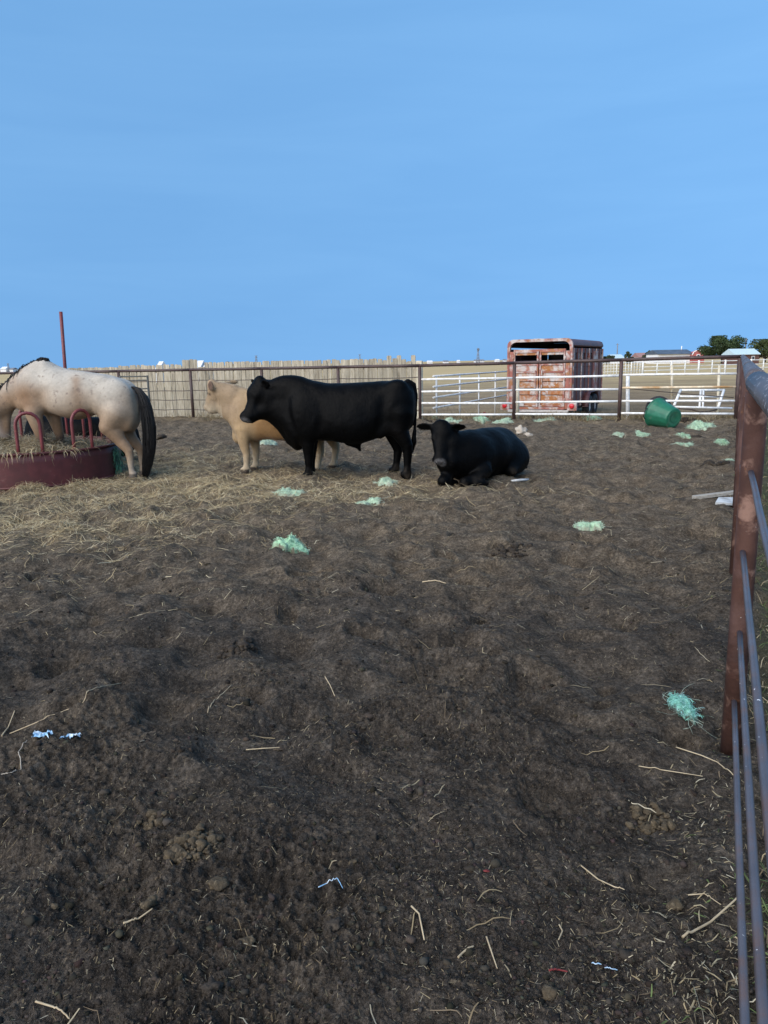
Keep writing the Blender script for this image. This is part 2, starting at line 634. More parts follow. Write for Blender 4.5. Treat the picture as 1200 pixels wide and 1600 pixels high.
# ------------------------------------------------------------------ implicit modelling for bodies
class SDF:
    def __init__(s, lo, hi, h):
        s.lo = np.array(lo, float); s.h = h
        s.n = np.ceil((np.array(hi) - s.lo) / h).astype(int) + 1
        s.ax = [s.lo[i] + h * np.arange(s.n[i]) for i in range(3)]
        s.F = np.full(s.n, 1.0)

    def sub(s, lo, hi, pad):
        sl = []
        for i in range(3):
            a = max(0, int((lo[i] - pad - s.lo[i]) / s.h)); b = min(s.n[i], int((hi[i] + pad - s.lo[i]) / s.h) + 2)
            sl.append(slice(a, max(b, a + 1)))
        X = s.ax[0][sl[0]][:, None, None]; Y = s.ax[1][sl[1]][None, :, None]; Z = s.ax[2][sl[2]][None, None, :]
        return tuple(sl), X, Y, Z

    def blend(s, sl, d, k, cut=False):
        a = s.F[sl]
        if cut:
            d = -d
            hh = np.clip(.5 - .5 * (a - d) / k, 0, 1)
            s.F[sl] = a * (1 - hh) + d * hh + k * hh * (1 - hh)
        else:
            hh = np.clip(.5 + .5 * (a - d) / k, 0, 1)
            s.F[sl] = a * (1 - hh) + d * hh - k * hh * (1 - hh)

    def ell(s, c, r, Rm=None, k=.05, cut=False):
        c = np.array(c, float); r = np.array(r, float)
        m = r.max() if Rm is not None else r
        sl, X, Y, Z = s.sub(c - m, c + m, k + .02)
        x, y, z = X - c[0], Y - c[1], Z - c[2]
        if Rm is not None:      # columns of Rm are the ellipsoid's own axes
            Rm = np.array(Rm)
            x, y, z = [x * Rm[0, i] + y * Rm[1, i] + z * Rm[2, i] for i in range(3)]
        k0 = np.sqrt((x / r[0]) ** 2 + (y / r[1]) ** 2 + (z / r[2]) ** 2)
        k1 = np.sqrt((x / r[0] ** 2) ** 2 + (y / r[1] ** 2) ** 2 + (z / r[2] ** 2) ** 2) + 1e-9
        s.blend(sl, k0 * (k0 - 1) / k1, k, cut)

    def chain(s, pts, rad, k=.04, flat=1.0, cut=False):
        pts = [np.array(p, float) for p in pts]
        P = np.array(pts); m = max(rad)
        sl, X, Y, Z = s.sub(P.min(0) - m, P.max(0) + m, k + .02)
        D = None
        for i in range(len(pts) - 1):
            a, b = pts[i], pts[i + 1]; ba = b - a
            L = ba @ ba
            t = np.clip(((X - a[0]) * ba[0] + (Y - a[1]) * ba[1] + (Z - a[2]) * ba[2]) / L, 0, 1)
            dx = X - a[0] - ba[0] * t; dy = (Y - a[1] - ba[1] * t) / flat; dz = Z - a[2] - ba[2] * t
            d = np.sqrt(dx * dx + dy * dy + dz * dz) - (rad[i] + (rad[i + 1] - rad[i]) * t)
            D = d if D is None else np.minimum(D, d)
        s.blend(sl, D, k, cut)

    def trunk(s, st, k=.03, n=2.3, egg=.12, yc=0.0):
        """vertical slices along x: (x, ztop, zbot, halfwidth)"""
        st = sorted(st); A = np.array(st)
        xs = np.linspace(A[0, 0], A[-1, 0], 400)

        def cub(col):
            x = A[:, 0]; y = A[:, col]
            dl = np.diff(y) / np.diff(x)
            m = np.concatenate([[dl[0]], np.where(dl[:-1] * dl[1:] > 0, 2 * dl[:-1] * dl[1:] / (dl[:-1] + dl[1:] + 1e-12), 0), [dl[-1]]])
            i = np.clip(np.searchsorted(x, xs) - 1, 0, len(x) - 2)
            hh = x[i + 1] - x[i]; t = (xs - x[i]) / hh
            return ((1 + 2 * t) * (1 - t) ** 2 * y[i] + t * (1 - t) ** 2 * hh * m[i] + t * t * (3 - 2 * t) * y[i + 1] + t * t * (t - 1) * hh * m[i + 1])
        zt, zb, hw = cub(1), cub(2), cub(3)
        lo = np.array([A[0, 0], -A[:, 3].max() * 1.2 + yc, A[:, 2].min()]); hi = np.array([A[-1, 0], A[:, 3].max() * 1.2 + yc, A[:, 1].max()])
        sl, X, Y, Z = s.sub(lo, hi, k + .03)
        xx = np.clip(X, A[0, 0], A[-1, 0])
        T = np.interp(xx, xs, zt); B = np.interp(xx, xs, zb); W = np.interp(xx, xs, hw)
        hz = (T - B) / 2; zc = (T + B) / 2
        q = (Z - zc) / hz
        We = W * (1 - egg * np.clip(q, -1, 1))
        f = (np.abs(q) ** n + np.abs((Y - yc) / We) ** n) ** (1 / n) - 1
        d = f * np.minimum(hz, W)
        d = np.where(np.abs(X - xx) > 0, np.maximum(d, 0) + np.abs(X - xx), d)
        s.blend(sl, d, k)

    def mesh(s):
        F = s.F; n = s.n
        ins = F < 0
        cn = n - 1
        acc = np.zeros((*cn, 3)); cnt = np.zeros(cn)
        idx = np.indices(n).astype(float)
        quads = []
        for ax in range(3):
            a = [slice(None)] * 3; b = [slice(None)] * 3
            a[ax] = slice(0, -1); b[ax] = slice(1, None)
            fa, fb = F[tuple(a)], F[tuple(b)]
            ch = ins[tuple(a)] != ins[tuple(b)]
            E = np.argwhere(ch)
            va = fa[ch]; vb = fb[ch]
            t = va / (va - vb)
            p = E.astype(float); p[:, ax] += t
            o1, o2 = [q for q in range(3) if q != ax]
            for da in (0, -1):
                for db in (0, -1):
                    c = E.copy(); c[:, o1] += da; c[:, o2] += db
                    ok = (c >= 0).all(1) & (c < cn).all(1)
                    ci = tuple(c[ok].T)
                    np.add.at(acc, ci, p[ok]); np.add.at(cnt, ci, 1)
            quads.append((E, ax, o1, o2, va < 0))
        has = cnt > 0
        vid = -np.ones(cn, int); vid[has] = np.arange(has.sum())
        V = acc[has] / cnt[has][:, None] * s.h + s.lo
        FF = []
        for E, ax, o1, o2, neg in quads:
            ok = (E[:, o1] > 0) & (E[:, o2] > 0) & (E[:, o1] < cn[o1]) & (E[:, o2] < cn[o2])
            E = E[ok]; neg = neg[ok]
            cs = []
            for da, db in ((0, 0), (-1, 0), (-1, -1), (0, -1)):
                c = E.copy(); c[:, o1] += da; c[:, o2] += db
                cs.append(vid[tuple(c.T)])
            q = np.stack(cs, 1)
            flip = neg if ax != 1 else ~neg
            q[~flip] = q[~flip][:, ::-1]
            FF.append(q)
        return V, np.concatenate(FF)


def vnormals(V, F):
    n = np.cross(V[F[:, 2]] - V[F[:, 0]], V[F[:, 3]] - V[F[:, 1]])
    out = np.zeros_like(V)
    for i in range(4):
        np.add.at(out, F[:, i], n)
    return out / (np.linalg.norm(out, axis=1, keepdims=True) + 1e-12)

# ------------------------------------------------------------------ plain materials
layered('brown_pipe', (0.050, 0.030, 0.027), [((.085, .05, .043), 6, .62, .12, 4), ((.11, .05, .03), 14, .70, .05, 5)], rough=.5, spec=.45)
layered('near_pipe', (0.062, 0.029, 0.021), [((.10, .055, .045), 4, .54, .08, 6), ((.20, .115, .085), 7, .63, .04, 7), ((.036, .022, .020), 3, .62, .08, 5), ((.13, .06, .03), 22, .68, .04, 5),
                                           ((.55, .53, .5), 70, .77, .02, 2)], rough=.75, spec=.2, bscale=70, bstr=.6, bdist=.004)
layered('top_pipe', (0.070, 0.060, 0.062), [((.10, .085, .085), 5, .58, .12, 4), ((.75, .75, .74), 55, .70, .015, 1), ((.09, .045, .035), 8, .62, .06, 5)], rough=.5, spec=.4, bscale=60, bstr=.5, bdist=.003)
layered('rod_steel', (0.080, 0.076, 0.088), [((.12, .075, .06), 7, .58, .1, 5), ((.7, .7, .7), 90, .78, .015, 1)], rough=.42, spec=.55)
layered('dark_rod', (0.065, 0.052, 0.045), [((.10, .06, .045), 8, .6, .1, 4)], rough=.55)
layered('white_paint', (0.72, 0.72, 0.70), [((.50, .47, .42), 3, .66, .1, 5), ((.33, .17, .08), 6, .73, .03, 6)], rough=.45)
layered('white_far', (0.70, 0.70, 0.66), [((.5, .47, .40), .6, .62, .1, 4)], rough=.5, bstr=0)
layered('rusty_white', (0.66, 0.56, 0.40), [((.42, .24, .10), 2.2, .54, .1, 5), ((.7, .66, .58), 5, .66, .06, 4)], rough=.55)
layered('cream_post', (0.55, 0.50, 0.38), [((.36, .25, .13), 5, .62, .08, 5), ((.12, .08, .05), 9, .72, .04, 5)], rough=.6)
layered('gate_green', (0.055, 0.060, 0.055), [((.10, .07, .05), 6, .66, .06, 5)], rough=.5)
layered('picket_wood', (0.33, 0.29, 0.215), [((.46, .42, .33), 2.2, .55, .15, 4), ((.13, .11, .082), 3.0, .62, .10, 5)], rough=.85, spec=.2,
        stretch=(9, 9, .8), rand=.24, bscale=14, bstr=.5, bdist=.004)
layered('plank_wood', (0.34, 0.32, 0.28), [((.2, .18, .15), 6, .6, .1, 5)], rough=.85, spec=.2, stretch=(3, 12, 12))
layered('red_pipe', (0.15, 0.030, 0.032), [((.10, .03, .028), 5, .6, .1, 5), ((.2, .07, .04), 11, .7, .05, 5)], rough=.4)
layered('feeder_red', (0.088, 0.022, 0.022), [((.06, .02, .018), 3, .58, .12, 5), ((.13, .06, .05), 9, .70, .06, 6)], rough=.5)
layered('trailer_rear', (0.30, 0.105, 0.085), [((.52, .44, .40), 2.6, .53, .05, 7), ((.31, .115, .04), 2.0, .56, .04, 7), ((.20, .055, .045), 5, .64, .05, 6)], rough=.6)
layered('trailer_panel', (0.46, 0.41, 0.38), [((.33, .13, .085), 2.6, .58, .06, 7), ((.32, .125, .035), 2.1, .50, .05, 7), ((.50, .46, .44), 5, .60, .05, 6)], rough=.6)
layered('trailer_rust', (0.32, 0.115, 0.030), [((.44, .31, .24), 3, .52, .08, 6), ((.28, .09, .065), 2.2, .60, .06, 6), ((.47, .43, .41), 3.2, .58, .05, 6)], rough=.7)
layered('trailer_side', (0.085, 0.035, 0.036), [((.13, .05, .045), 2, .6, .1, 5), ((.25, .12, .07), 6, .72, .04, 6)], rough=.5)
layered('trailer_frame', (0.28, 0.095, 0.07), [((.48, .42, .39), 3.0, .52, .07, 6), ((.30, .13, .05), 4, .57, .06, 6)], rough=.55)
layered('trailer_grey', (0.42, 0.40, 0.38), [((.3, .15, .1), 5, .66, .06, 5)], rough=.5)
layered('trailer_inside', (0.05, 0.035, 0.03), rough=.8)
layered('rubber', (0.02, 0.02, 0.022), [((.06, .055, .05), 8, .62, .1, 4)], rough=.75, spec=.3)
layered('rim_grey', (0.42, 0.42, 0.42), [((.2, .12, .08), 12, .62, .08, 4)], rough=.45, metal=.3)
layered('tub_green', (0.012, 0.115, 0.062), [((.02, .16, .09), 4, .6, .15, 4), ((.10, .13, .10), 7, .70, .08, 5)], rough=.42, spec=.5)
layered('lamp_red', (0.55, 0.02, 0.03), rough=.25, spec=.6, bstr=0)
layered('barn_red', (0.36, 0.10, 0.09), rough=.7, bstr=0)
layered('barn_white', (0.72, 0.72, 0.72), rough=.7, bstr=0)
layered('roof_grey', (0.06, 0.075, 0.10), [((.09, .11, .14), .6, .55, .1, 4)], rough=.5, bstr=0)
layered('farm_roof', (0.30, 0.17, 0.15), rough=.7, bstr=0)
layered('roof_pale', (0.46, 0.58, 0.62), rough=.5, bstr=0)
layered('cabin_brown', (0.10, 0.05, 0.04), rough=.8, bstr=0)
layered('far_grey', (0.18, 0.19, 0.21), rough=.8, bstr=0)
layered('pane', (0.03, 0.035, 0.04), rough=.15, spec=.6, bstr=0)
layered('bark', (0.07, 0.055, 0.042), rough=.9, bstr=0)
layered('sack_white', (0.40, 0.36, 0.30), [((.4, .33, .26), 20, .6, .08, 5)], rough=.8)
layered('slab_white', (0.50, 0.52, 0.52), [((.3, .29, .27), 8, .6, .1, 5)], rough=.7)
layered('blue_plastic', (0.25, 0.47, 0.70), [((.62, .72, .80), 30, .55, .1, 3)], rough=.6, bstr=0)
layered('red_rag', (0.16, 0.025, 0.025), rough=.8)
layered('manure', (0.028, 0.022, 0.017), [((.07, .055, .038), 40, .58, .12, 4)], rough=.85, spec=.2, bscale=90, bstr=.7, bdist=.006)
layered('manure_dry', (0.085, 0.066, 0.042), [((.05, .04, .028), 50, .55, .12, 4), ((.15, .12, .08), 80, .62, .08, 3)], rough=.9, spec=.15, bscale=110, bstr=.8, bdist=.006)
layered('clod', (0.040, 0.033, 0.027), [((.08, .066, .05), 60, .6, .12, 4)], rough=.95, spec=.15, bscale=120, bstr=.7, bdist=.005)
layered('stalk', (0.42, 0.34, 0.22), [((.3, .23, .14), 30, .6, .15, 3)], rough=.7, bstr=0)
vcol_mat('straw', rough=.75, spec=.2, trans=.12)
vcol_mat('net_wrap', rough=.55, spec=.35, trans=.15)
vcol_mat('leaf', rough=.7, spec=.2, trans=.25)
vcol_mat('hair', rough=.5, spec=.35)
vcol_mat('clod_mix', rough=.95, spec=.1, bscale=150, bstr=.6, bdist=.003)


def ground_material():
    m, t, b = new_mat('soil')
    v = coords(t)
    A = lambda n: N(t, 'ShaderNodeAttribute', attribute_name=n).outputs['Fac']
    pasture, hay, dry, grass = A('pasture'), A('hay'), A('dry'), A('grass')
    big = noise_node(t, v, 1.1, 5, .6, .4)
    mid = noise_node(t, v, 6.0, 6, .65, .3)
    fin = noise_node(t, v, 55, 5, .7)
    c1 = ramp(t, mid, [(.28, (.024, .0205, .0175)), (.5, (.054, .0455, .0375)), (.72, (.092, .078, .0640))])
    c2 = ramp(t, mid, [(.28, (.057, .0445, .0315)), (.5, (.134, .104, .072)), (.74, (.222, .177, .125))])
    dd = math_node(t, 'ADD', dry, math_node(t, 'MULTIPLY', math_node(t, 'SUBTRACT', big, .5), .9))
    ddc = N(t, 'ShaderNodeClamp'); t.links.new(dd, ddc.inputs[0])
    c = mixc(t, ddc.outputs[0], c1, c2)  # blend carries the painted near-to-far brightness as well as dryness
    # loose grain and crumbs
    c = mixc(t, 1.0, c, ramp(t, fin, [(.32, .45), (.5, 1.0), (.68, 1.9)]), 'MULTIPLY')
    lump = noise_node(t, v, 17, 5, .72, .6)
    c = mixc(t, 1.0, c, ramp(t, lump, [(.32, .60), (.5, 1.0), (.68, 1.38)]), 'MULTIPLY')
    grit = noise_node(t, v, 210, 2, .6)
    c = mixc(t, math_node(t, 'MULTIPLY', ramp(t, grit, [(.60, 0.0), (.68, 1.0)]), .75), c, (.135, .112, .088))
    c = mixc(t, math_node(t, 'MULTIPLY', ramp(t, grit, [(.32, 1.0), (.40, 0.0)]), .6), c, (.010, .009, .008))
    # chaff: thin pale flecks pressed into the soil
    for sx, sy, sc, rot, th in ((1.0, .22, 95, .4, .70), (.25, 1.0, 80, 1.1, .71), (.6, .25, 130, 2.2, .70)):
        tc = N(t, 'ShaderNodeTexCoord'); mp = N(t, 'ShaderNodeMapping')
        mp.inputs['Scale'].default_value = (sx, sy, 1); mp.inputs['Rotation'].default_value = (0, 0, rot)
        t.links.new(tc.outputs['Object'], mp.inputs['Vector'])
        f = noise_node(t, mp.outputs[0], sc, 1.5, .5, .6)
        mk = ramp(t, f, [(th - .015, 0.0), (th + .03, 1.0)])
        c = mixc(t, math_node(t, 'MULTIPLY', mk, .6), c, (.22, .175, .12))
    # hay litter
    hn = noise_node(t, v, 22, 5, .7, 1.2)
    hm = math_node(t, 'MULTIPLY', hay, ramp(t, hn, [(.38, 0.0), (.62, 1.0)]))
    c = mixc(t, hm, c, ramp(t, fin, [(.3, (.21, .16, .09)), (.7, (.52, .42, .26))]))
    # dry pasture beyond the fence
    pv = coords(t, (.12, .5, .2))
    p1 = noise_node(t, pv, 1.0, 6, .6, .5)
    p2 = noise_node(t, v, 9, 6, .7)
    pc = ramp(t, p1, [(.30, (.15, .112, .070)), (.50, (.235, .178, .110)), (.70, (.33, .26, .155))])
    pc = mixc(t, 1.0, pc, ramp(t, p2, [(.25, .55), (.75, 1.35)]), 'MULTIPLY')
    gold = N(t, 'ShaderNodeAttribute', attribute_name='gold').outputs['Fac']
    pc = mixc(t, gold, pc, mixc(t, 1.0, (.47, .36, .19), ramp(t, p1, [(.3, .8), (.7, 1.15)]), 'MULTIPLY'))
    c = mixc(t, pasture, c, pc)
    gcol = ramp(t, noise_node(t, v, 16, 5, .7), [(.3, (.030, .040, .020)), (.55, (.085, .085, .045)), (.75, (.17, .14, .085))])
    c = mixc(t, grass, c, gcol)
    t.links.new(c, b.inputs['Base Color'])
    b.inputs['Roughness'].default_value = .95
    b.inputs['Specular IOR Level'].default_value = .12
    n0 = bump(t, b, lump, .85, .036)
    n1 = bump(t, b, noise_node(t, v, 38, 6, .7), .85, .028, n0)
    bump(t, b, noise_node(t, v, 190, 3, .6), .8, .008, n1)
    return m


ground_material()


# ------------------------------------------------------------------ ground: one sheet, fine near the pen, out to the horizon
def hay_density(x, y):
    """how much loose hay lies on the soil, 0..1"""
    d = np.hypot(x - FEED[0], y - FEED[1])
    a = 1.0 * np.exp(-np.maximum(d - 1.3, 0) / 1.15)
    e = np.exp(-(((x + 2.6) / 2.6) ** 2 + ((y - 9.6) / 1.3) ** 2)) * .75
    e2 = np.exp(-(((x + 3.6) / 1.7) ** 2 + ((y - 7.6) / 1.2) ** 2)) * .55
    e3 = np.exp(-(((x + .4) / 1.3) ** 2 + ((y - 9.2) / .8) ** 2)) * .45
    n = .62 + .55 * noise2(x / .7, y / .7, 71) + .35 * noise2(x / .22, y / .22, 72)
    f = np.exp(-((fence_s(x, y) + .1) / .5) ** 2) * .5
    return np.clip((np.maximum.reduce([a, e, e2, e3]) + f) * np.clip(n, 0, 1.3), 0, 1)


def grass_density(x, y):
    s = side_s(x, y)
    return sstep(.05, .35, s + .12 * noise2(x / .5, y / .5, 81)) * (1 - sstep(-1, 1, fence_s(x, y)))


def make_ground():
    az = np.concatenate([np.linspace(-43, 43, 570), np.linspace(44, 316, 62)[1:-1]]) * np.pi / 180
    rs = [.35, .6, .85, 1.0]
    r = 1.12
    while r < 27:
        rs.append(r); r += min(r * r * .00125, .0080 * r)
    while r < 9000:
        rs.append(r); r *= 1.075
    rs = np.array(rs)
    A, Rr = np.meshgrid(az, rs)
    X = (Rr * np.sin(A)).ravel(); Y = (Rr * np.cos(A)).ravel()
    Z = H(X, Y)
    nearm = Rr.ravel() < 32
    Z[nearm] += Hfine(X[nearm], Y[nearm])
    na, nr = len(az), len(rs)
    V = np.stack([X, Y, Z], 1)
    V = np.concatenate([V, [[0, 0, 0.0]]])
    i = np.arange(nr - 1)[:, None] * na; j = np.arange(na)[None, :]; j2 = (j + 1) % na
    F = np.stack([i + j, i + na + j, i + na + j2, i + j2], -1).reshape(-1, 4)
    me = np_mesh('ground', V, F, smooth=True)
    s = fence_s(V[:, 0], V[:, 1]); rr = np.hypot(V[:, 0], V[:, 1])
    x, y = V[:, 0], V[:, 1]
    nz = noise2(x / .9, y / .9, 91)
    att = {
        'pasture': np.maximum(sstep(.1, 1.4, s + .5 * nz), sstep(40, 60, rr)),
        'hay': hay_density(x, y) * (1 - sstep(0, 1, s)),
        'dry': sstep(2.2, 8.5, rr + 1.4 * noise2(x / 1.6, y / 1.6, 92)) * .85 + .02,  # brightness falloff towards the camera painted into the soil, plus drier chaffy far ground
        'grass': grass_density(x, y),
        'gold': sstep(30, 95, rr + 14 * noise2(x / 20, y / 9, 93)) * .9,
    }
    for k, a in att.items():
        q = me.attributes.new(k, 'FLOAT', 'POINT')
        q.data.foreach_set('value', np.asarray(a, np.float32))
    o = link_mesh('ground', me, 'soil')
    tag(o, kind='structure')


make_ground()

# ------------------------------------------------------------------ pipe fences
FDIR = Vector((1, -0.338, 0)).normalized()


def fl(x):                       # point on the back fence line
    return Vector((x, 20.75 - 0.338 * x, 0))


def rail_z(x):
    return 1.49 + .010 * max(0, x - 1.0)


def bar(mb, a, b, r, n=8, seg=6, wob=.0, sag=0.0):
    a, b = Vector(a), Vector(b)
    pts = []
    for i in range(seg + 1):
        t = i / seg
        p = a.lerp(b, t)
        p.z += -sag * 4 * t * (1 - t) + random.uniform(-wob, wob) * (0 < i < seg)
        pts.append(p)
    mb.tube(pts, r, n)


def back_fence():
    root = empty('pipe_fence', fl(1.05))
    o = root.location
    tag(root, 'long brown pipe fence across the back of the pen', 'fence')
    px = [-15.6, -13.1, -10.65, -8.25, -5.78, -3.5, -1.22, 1.05, 3.48, 6.0, 8.55]
    for i, x in enumerate(px):
        p = fl(x)
        m = MB()
        lean = random.uniform(-.012, .012)
        g = h1(p.x, p.y) - .12
        r = .046 if i < len(px) - 1 else .06
        m.tube([(p.x - o.x - lean, p.y - o.y, g), (p.x - o.x, p.y - o.y, rail_z(x) - .035)], r, 12)
        m.build('post', 'brown_pipe', root)
    for a, b in zip(px[:-1], px[1:]):
        m = MB()
        A, B = fl(a) - o, fl(b) - o
        A.z, B.z = rail_z(a), rail_z(b)
        bar(m, A, B, .042, 12, 4, .004)
        m.build('top_rail', 'brown_pipe', root)
    for x0, x1 in zip(px[:-1], px[1:]):
        for k in range(4):
            m = MB()
            u = FDIR
            A, B = fl(x0) - o + u * .046, fl(x1) - o - u * .046
            if x0 >= 1.0:
                z0 = .17 + .315 * k
                A.z = B.z = z0 + .01 * (x0 - 1)
                A.z += random.uniform(-.012, .012); B.z += random.uniform(-.012, .012)
                bar(m, A, B, .028, 10, 4, .003)
                mt = 'rusty_white' if (k == 2 and x0 > 5.5) else 'white_paint'
                m.build('white_rail', mt, root)
            else:
                z0 = .30 + .29 * k
                A.z = z0 + random.uniform(-.015, .015); B.z = z0 + random.uniform(-.015, .015)
                bar(m, A, B, .0125, 6, 8, .010, .01)
                m.build('rod', 'dark_rod', root)


back_fence()


def side_fence():
    root = empty('near_pipe_fence', (1.43, 2.83, 0))
    o = root.location
    tag(root, 'worn brown pipe fence with steel rods running close along the right edge', 'fence')
    d = Vector((.477, 1, 0)).normalized()
    base = Vector((1.43, 2.83, 0))
    ts = [-3.9, 0.0, 2.62, 5.25, 7.9, 10.5, 13.1]
    ends = []
    end = Vector((8.60, 17.84, 0))
    dn = Vector((.454, 1, 0)).normalized(); df = (end - base).normalized()
    for t in ts:
        p = base + (df if t > 0 else dn) * t
        ends.append(p)
    def tz(p):
        t = (p - base).length * (1 if (p - base).dot(d) > 0 else -1)
        return 1.495 + .0045 * max(t, 0)
    for p in ends:
        m = MB()
        m.tube([(p.x - o.x + .01, p.y - o.y, h1(p.x, p.y) - .15), (p.x - o.x, p.y - o.y, tz(p) - .035)], .041, 16)
        m.build('post', 'near_pipe', root)
    allp = ends + [end]
    for a, b in zip(allp[:-1], allp[1:]):
        m = MB()
        bar(m, (a.x - o.x, a.y - o.y, tz(a)), (b.x - o.x, b.y - o.y, tz(b)), .044, 16, 4, .002)
        m.build('top_rail', 'top_pipe', root)
    for k, z in enumerate((.21, .506, .84, 1.155)):
        off = d.cross(Vector((0, 0, 1))) * random.uniform(-.012, .012)
        for a, b in zip(allp[:-1], allp[1:]):
            m = MB()
            bar(m, (a.x - o.x + off.x, a.y - o.y, z + random.uniform(-.006, .006)), (b.x - o.x + off.x, b.y - o.y, z + random.uniform(-.006, .006)), .0105, 8, 10, .005, .012)
            m.build('rod', 'rod_steel', root)


side_fence()


def tube_panel(name, label, cat, A, B, zs, verts, r, mat, group=None, gy=None, vr=None):
    """panel of horizontal pipes between A and B with upright pipes at fractions verts"""
    A, B = Vector(A), Vector(B)
    root = empty(name, A)
    tag(root, label, cat, group)
    D = B - A
    for z in zs:
        m = MB()
        bar(m, (0, 0, z), (D.x, D.y, D.z + z), r, 8, 4, .004)
        m.build('rail', mat, root)
    for f in verts:
        m = MB()
        p = D * f
        z0 = (gy(A.x + p.x, A.y + p.y) - .1 - A.z) if gy else min(zs)
        m.tube([(p.x, p.y + .002, z0), (p.x, p.y + .002, max(zs) + p.z + .03)], vr or r * .95, 8)
        m.build('upright', mat, root)
    return root


# white panel fence running away towards the trailer
tube_panel('white_panel_fence', 'white pipe panel fence running back beside the rusty trailer', 'fence', (1.45, 20.9, -.0), (4.9, 28.5, -.02),
           (.31, .60, .90, 1.19), (0.03, .28, .52, .76, .98), .027, 'white_paint', gy=h1)
# open dark tube gate by the stockade
tube_panel('tube_gate', 'dark tube gate hanging open before the wooden stockade fence', 'gate', (-8.25 + .1, 23.4, 0), (-7.15, 22.9, 0),
           (.25, .48, .72, .95, 1.2, 1.32), (.0, 1.0), .020, 'gate_green', gy=h1, vr=.032)

# lone uprights and posts near the back fence
def lone_post(x, y, top, Y, r, mat, label, dx=0.0, square=False, group=None):
    p = at(x, y, Y)
    q = at(x + dx, top, Y)
    root_z = h1(p[0], p[1])
    m = MB()
    bot = (0, 0, min(root_z - p[2], 0) - .1)
    if square:
        hgt = q[2] - p[2] - bot[2]
        m.box((0, 0, bot[2] + hgt / 2), (r * 2, r * 1.4, hgt), bevel=.006)
    else:
        m.tube([bot, ((q - p)[0], 0, (q - p)[2])], r, 12)
    o = m.build('fence_post', mat, None, p)
    tag(o, label, 'post', group)


lone_post(981, 655, 586, 19.2, .048, 'white_paint', 'short white pipe post behind the back fence, right of the trailer')
lone_post(809, 657, 592, 19.95, .045, 'cream_post', 'stained cream post standing close against a brown fence post before the trailer')
lone_post(1050, 625, 570, 31, .05, 'cream_post', 'yellowed thin post in the pasture behind the green tub')
lone_post(1122, 640, 571, 22.2, .04, 'cream_post', 'yellowed thin post standing beside the fallen white pipe frame', dx=2)
lone_post(102, 600, 487, 25.0, .055, 'red_pipe', 'tall dark red pipe rising into the sky behind the horse', dx=-7)


# ------------------------------------------------------------------ wooden stockade fence
def stockade():
    A = fl(-11.5) + Vector((.15, 1.0, 0)); B = fl(.95) + Vector((.0, .42, 0))
    root = empty('stockade_fence', A)
    tag(root, 'weathered grey wooden stockade fence behind the cattle', 'fence')
    D = (B - A); L = D.length; u = D.normalized(); nrm = Vector((-u.y, u.x, 0))
    ang = math.atan2(u.y, u.x)
    meshes = []
    for k in range(6):                # a few picket shapes with clipped ears
        wdt = random.uniform(.128, .142); hgt = 1.80; th = .018; c = random.uniform(.018, .035)
        m = MB()
        poly = [(-wdt / 2, 0), (wdt / 2, 0), (wdt / 2 * random.uniform(.94, 1.0), hgt - c), (wdt / 2 - c, hgt), (-wdt / 2 + c * random.uniform(.7, 1.1), hgt), (-wdt / 2, hgt - c * random.uniform(.8, 1.3))]
        m.prism(poly, -th / 2, th / 2)
        o = m.build('picket', 'picket_wood', root)
        meshes.append(o.data)
        bpy.data.objects.remove(o)
    x = 0.0; i = 0
    while x < L:
        f = x / L
        p = A + u * x
        panel = int(x / 2.43)
        xx_ = p.x
        top = 1.66 if xx_ < -6.3 else (1.80 if xx_ < -5.75 else 1.70)
        if xx_ < -8.6: top = 1.62
        if -5.75 < xx_ < -5.5: top = 1.58
        # the panel heights seen from left to right; the last pickets are broken and uneven
        top += random.uniform(-.014, .014)
        if f > .93: top += random.choice((0, -.03, .05, .08, -.08))
        zb = h1(p.x, p.y) - .03
        me = random.choice(meshes)
        o = link_mesh('picket', me, None, root)
        o.location = (p.x - A.x + nrm.x * random.uniform(-.006, .006), p.y - A.y + nrm.y * random.uniform(-.006, .006), zb)
        o.rotation_euler = (random.uniform(-.01, .01), random.uniform(-.012, .012), ang + random.uniform(-.02, .02))
        o.scale = (1, 1, (top - zb) / 1.80)
        x += .141 + (random.random() < .05) * .02 + random.uniform(0, .006) + (.09 if f > .93 and random.random() < .4 else 0)
        i += 1
    for z in (.35, .9, 1.45):
        m = MB()
        for k in range(5):
            pass
        m.box((D.x / 2 + nrm.x * .04, D.y / 2 + nrm.y * .04, z), (L, .038, .085), Matrix.Rotation(ang, 3, 'Z'))
        m.build('backing_rail', 'picket_wood', root)
    p = B + u * .12
    m = MB(); m.box((p.x - A.x, p.y - A.y, .76), (.17, .09, 1.72), Matrix.Rotation(ang, 3, 'Z'), bevel=.008)
    m.build('end_post', 'cream_post', root)


stockade()


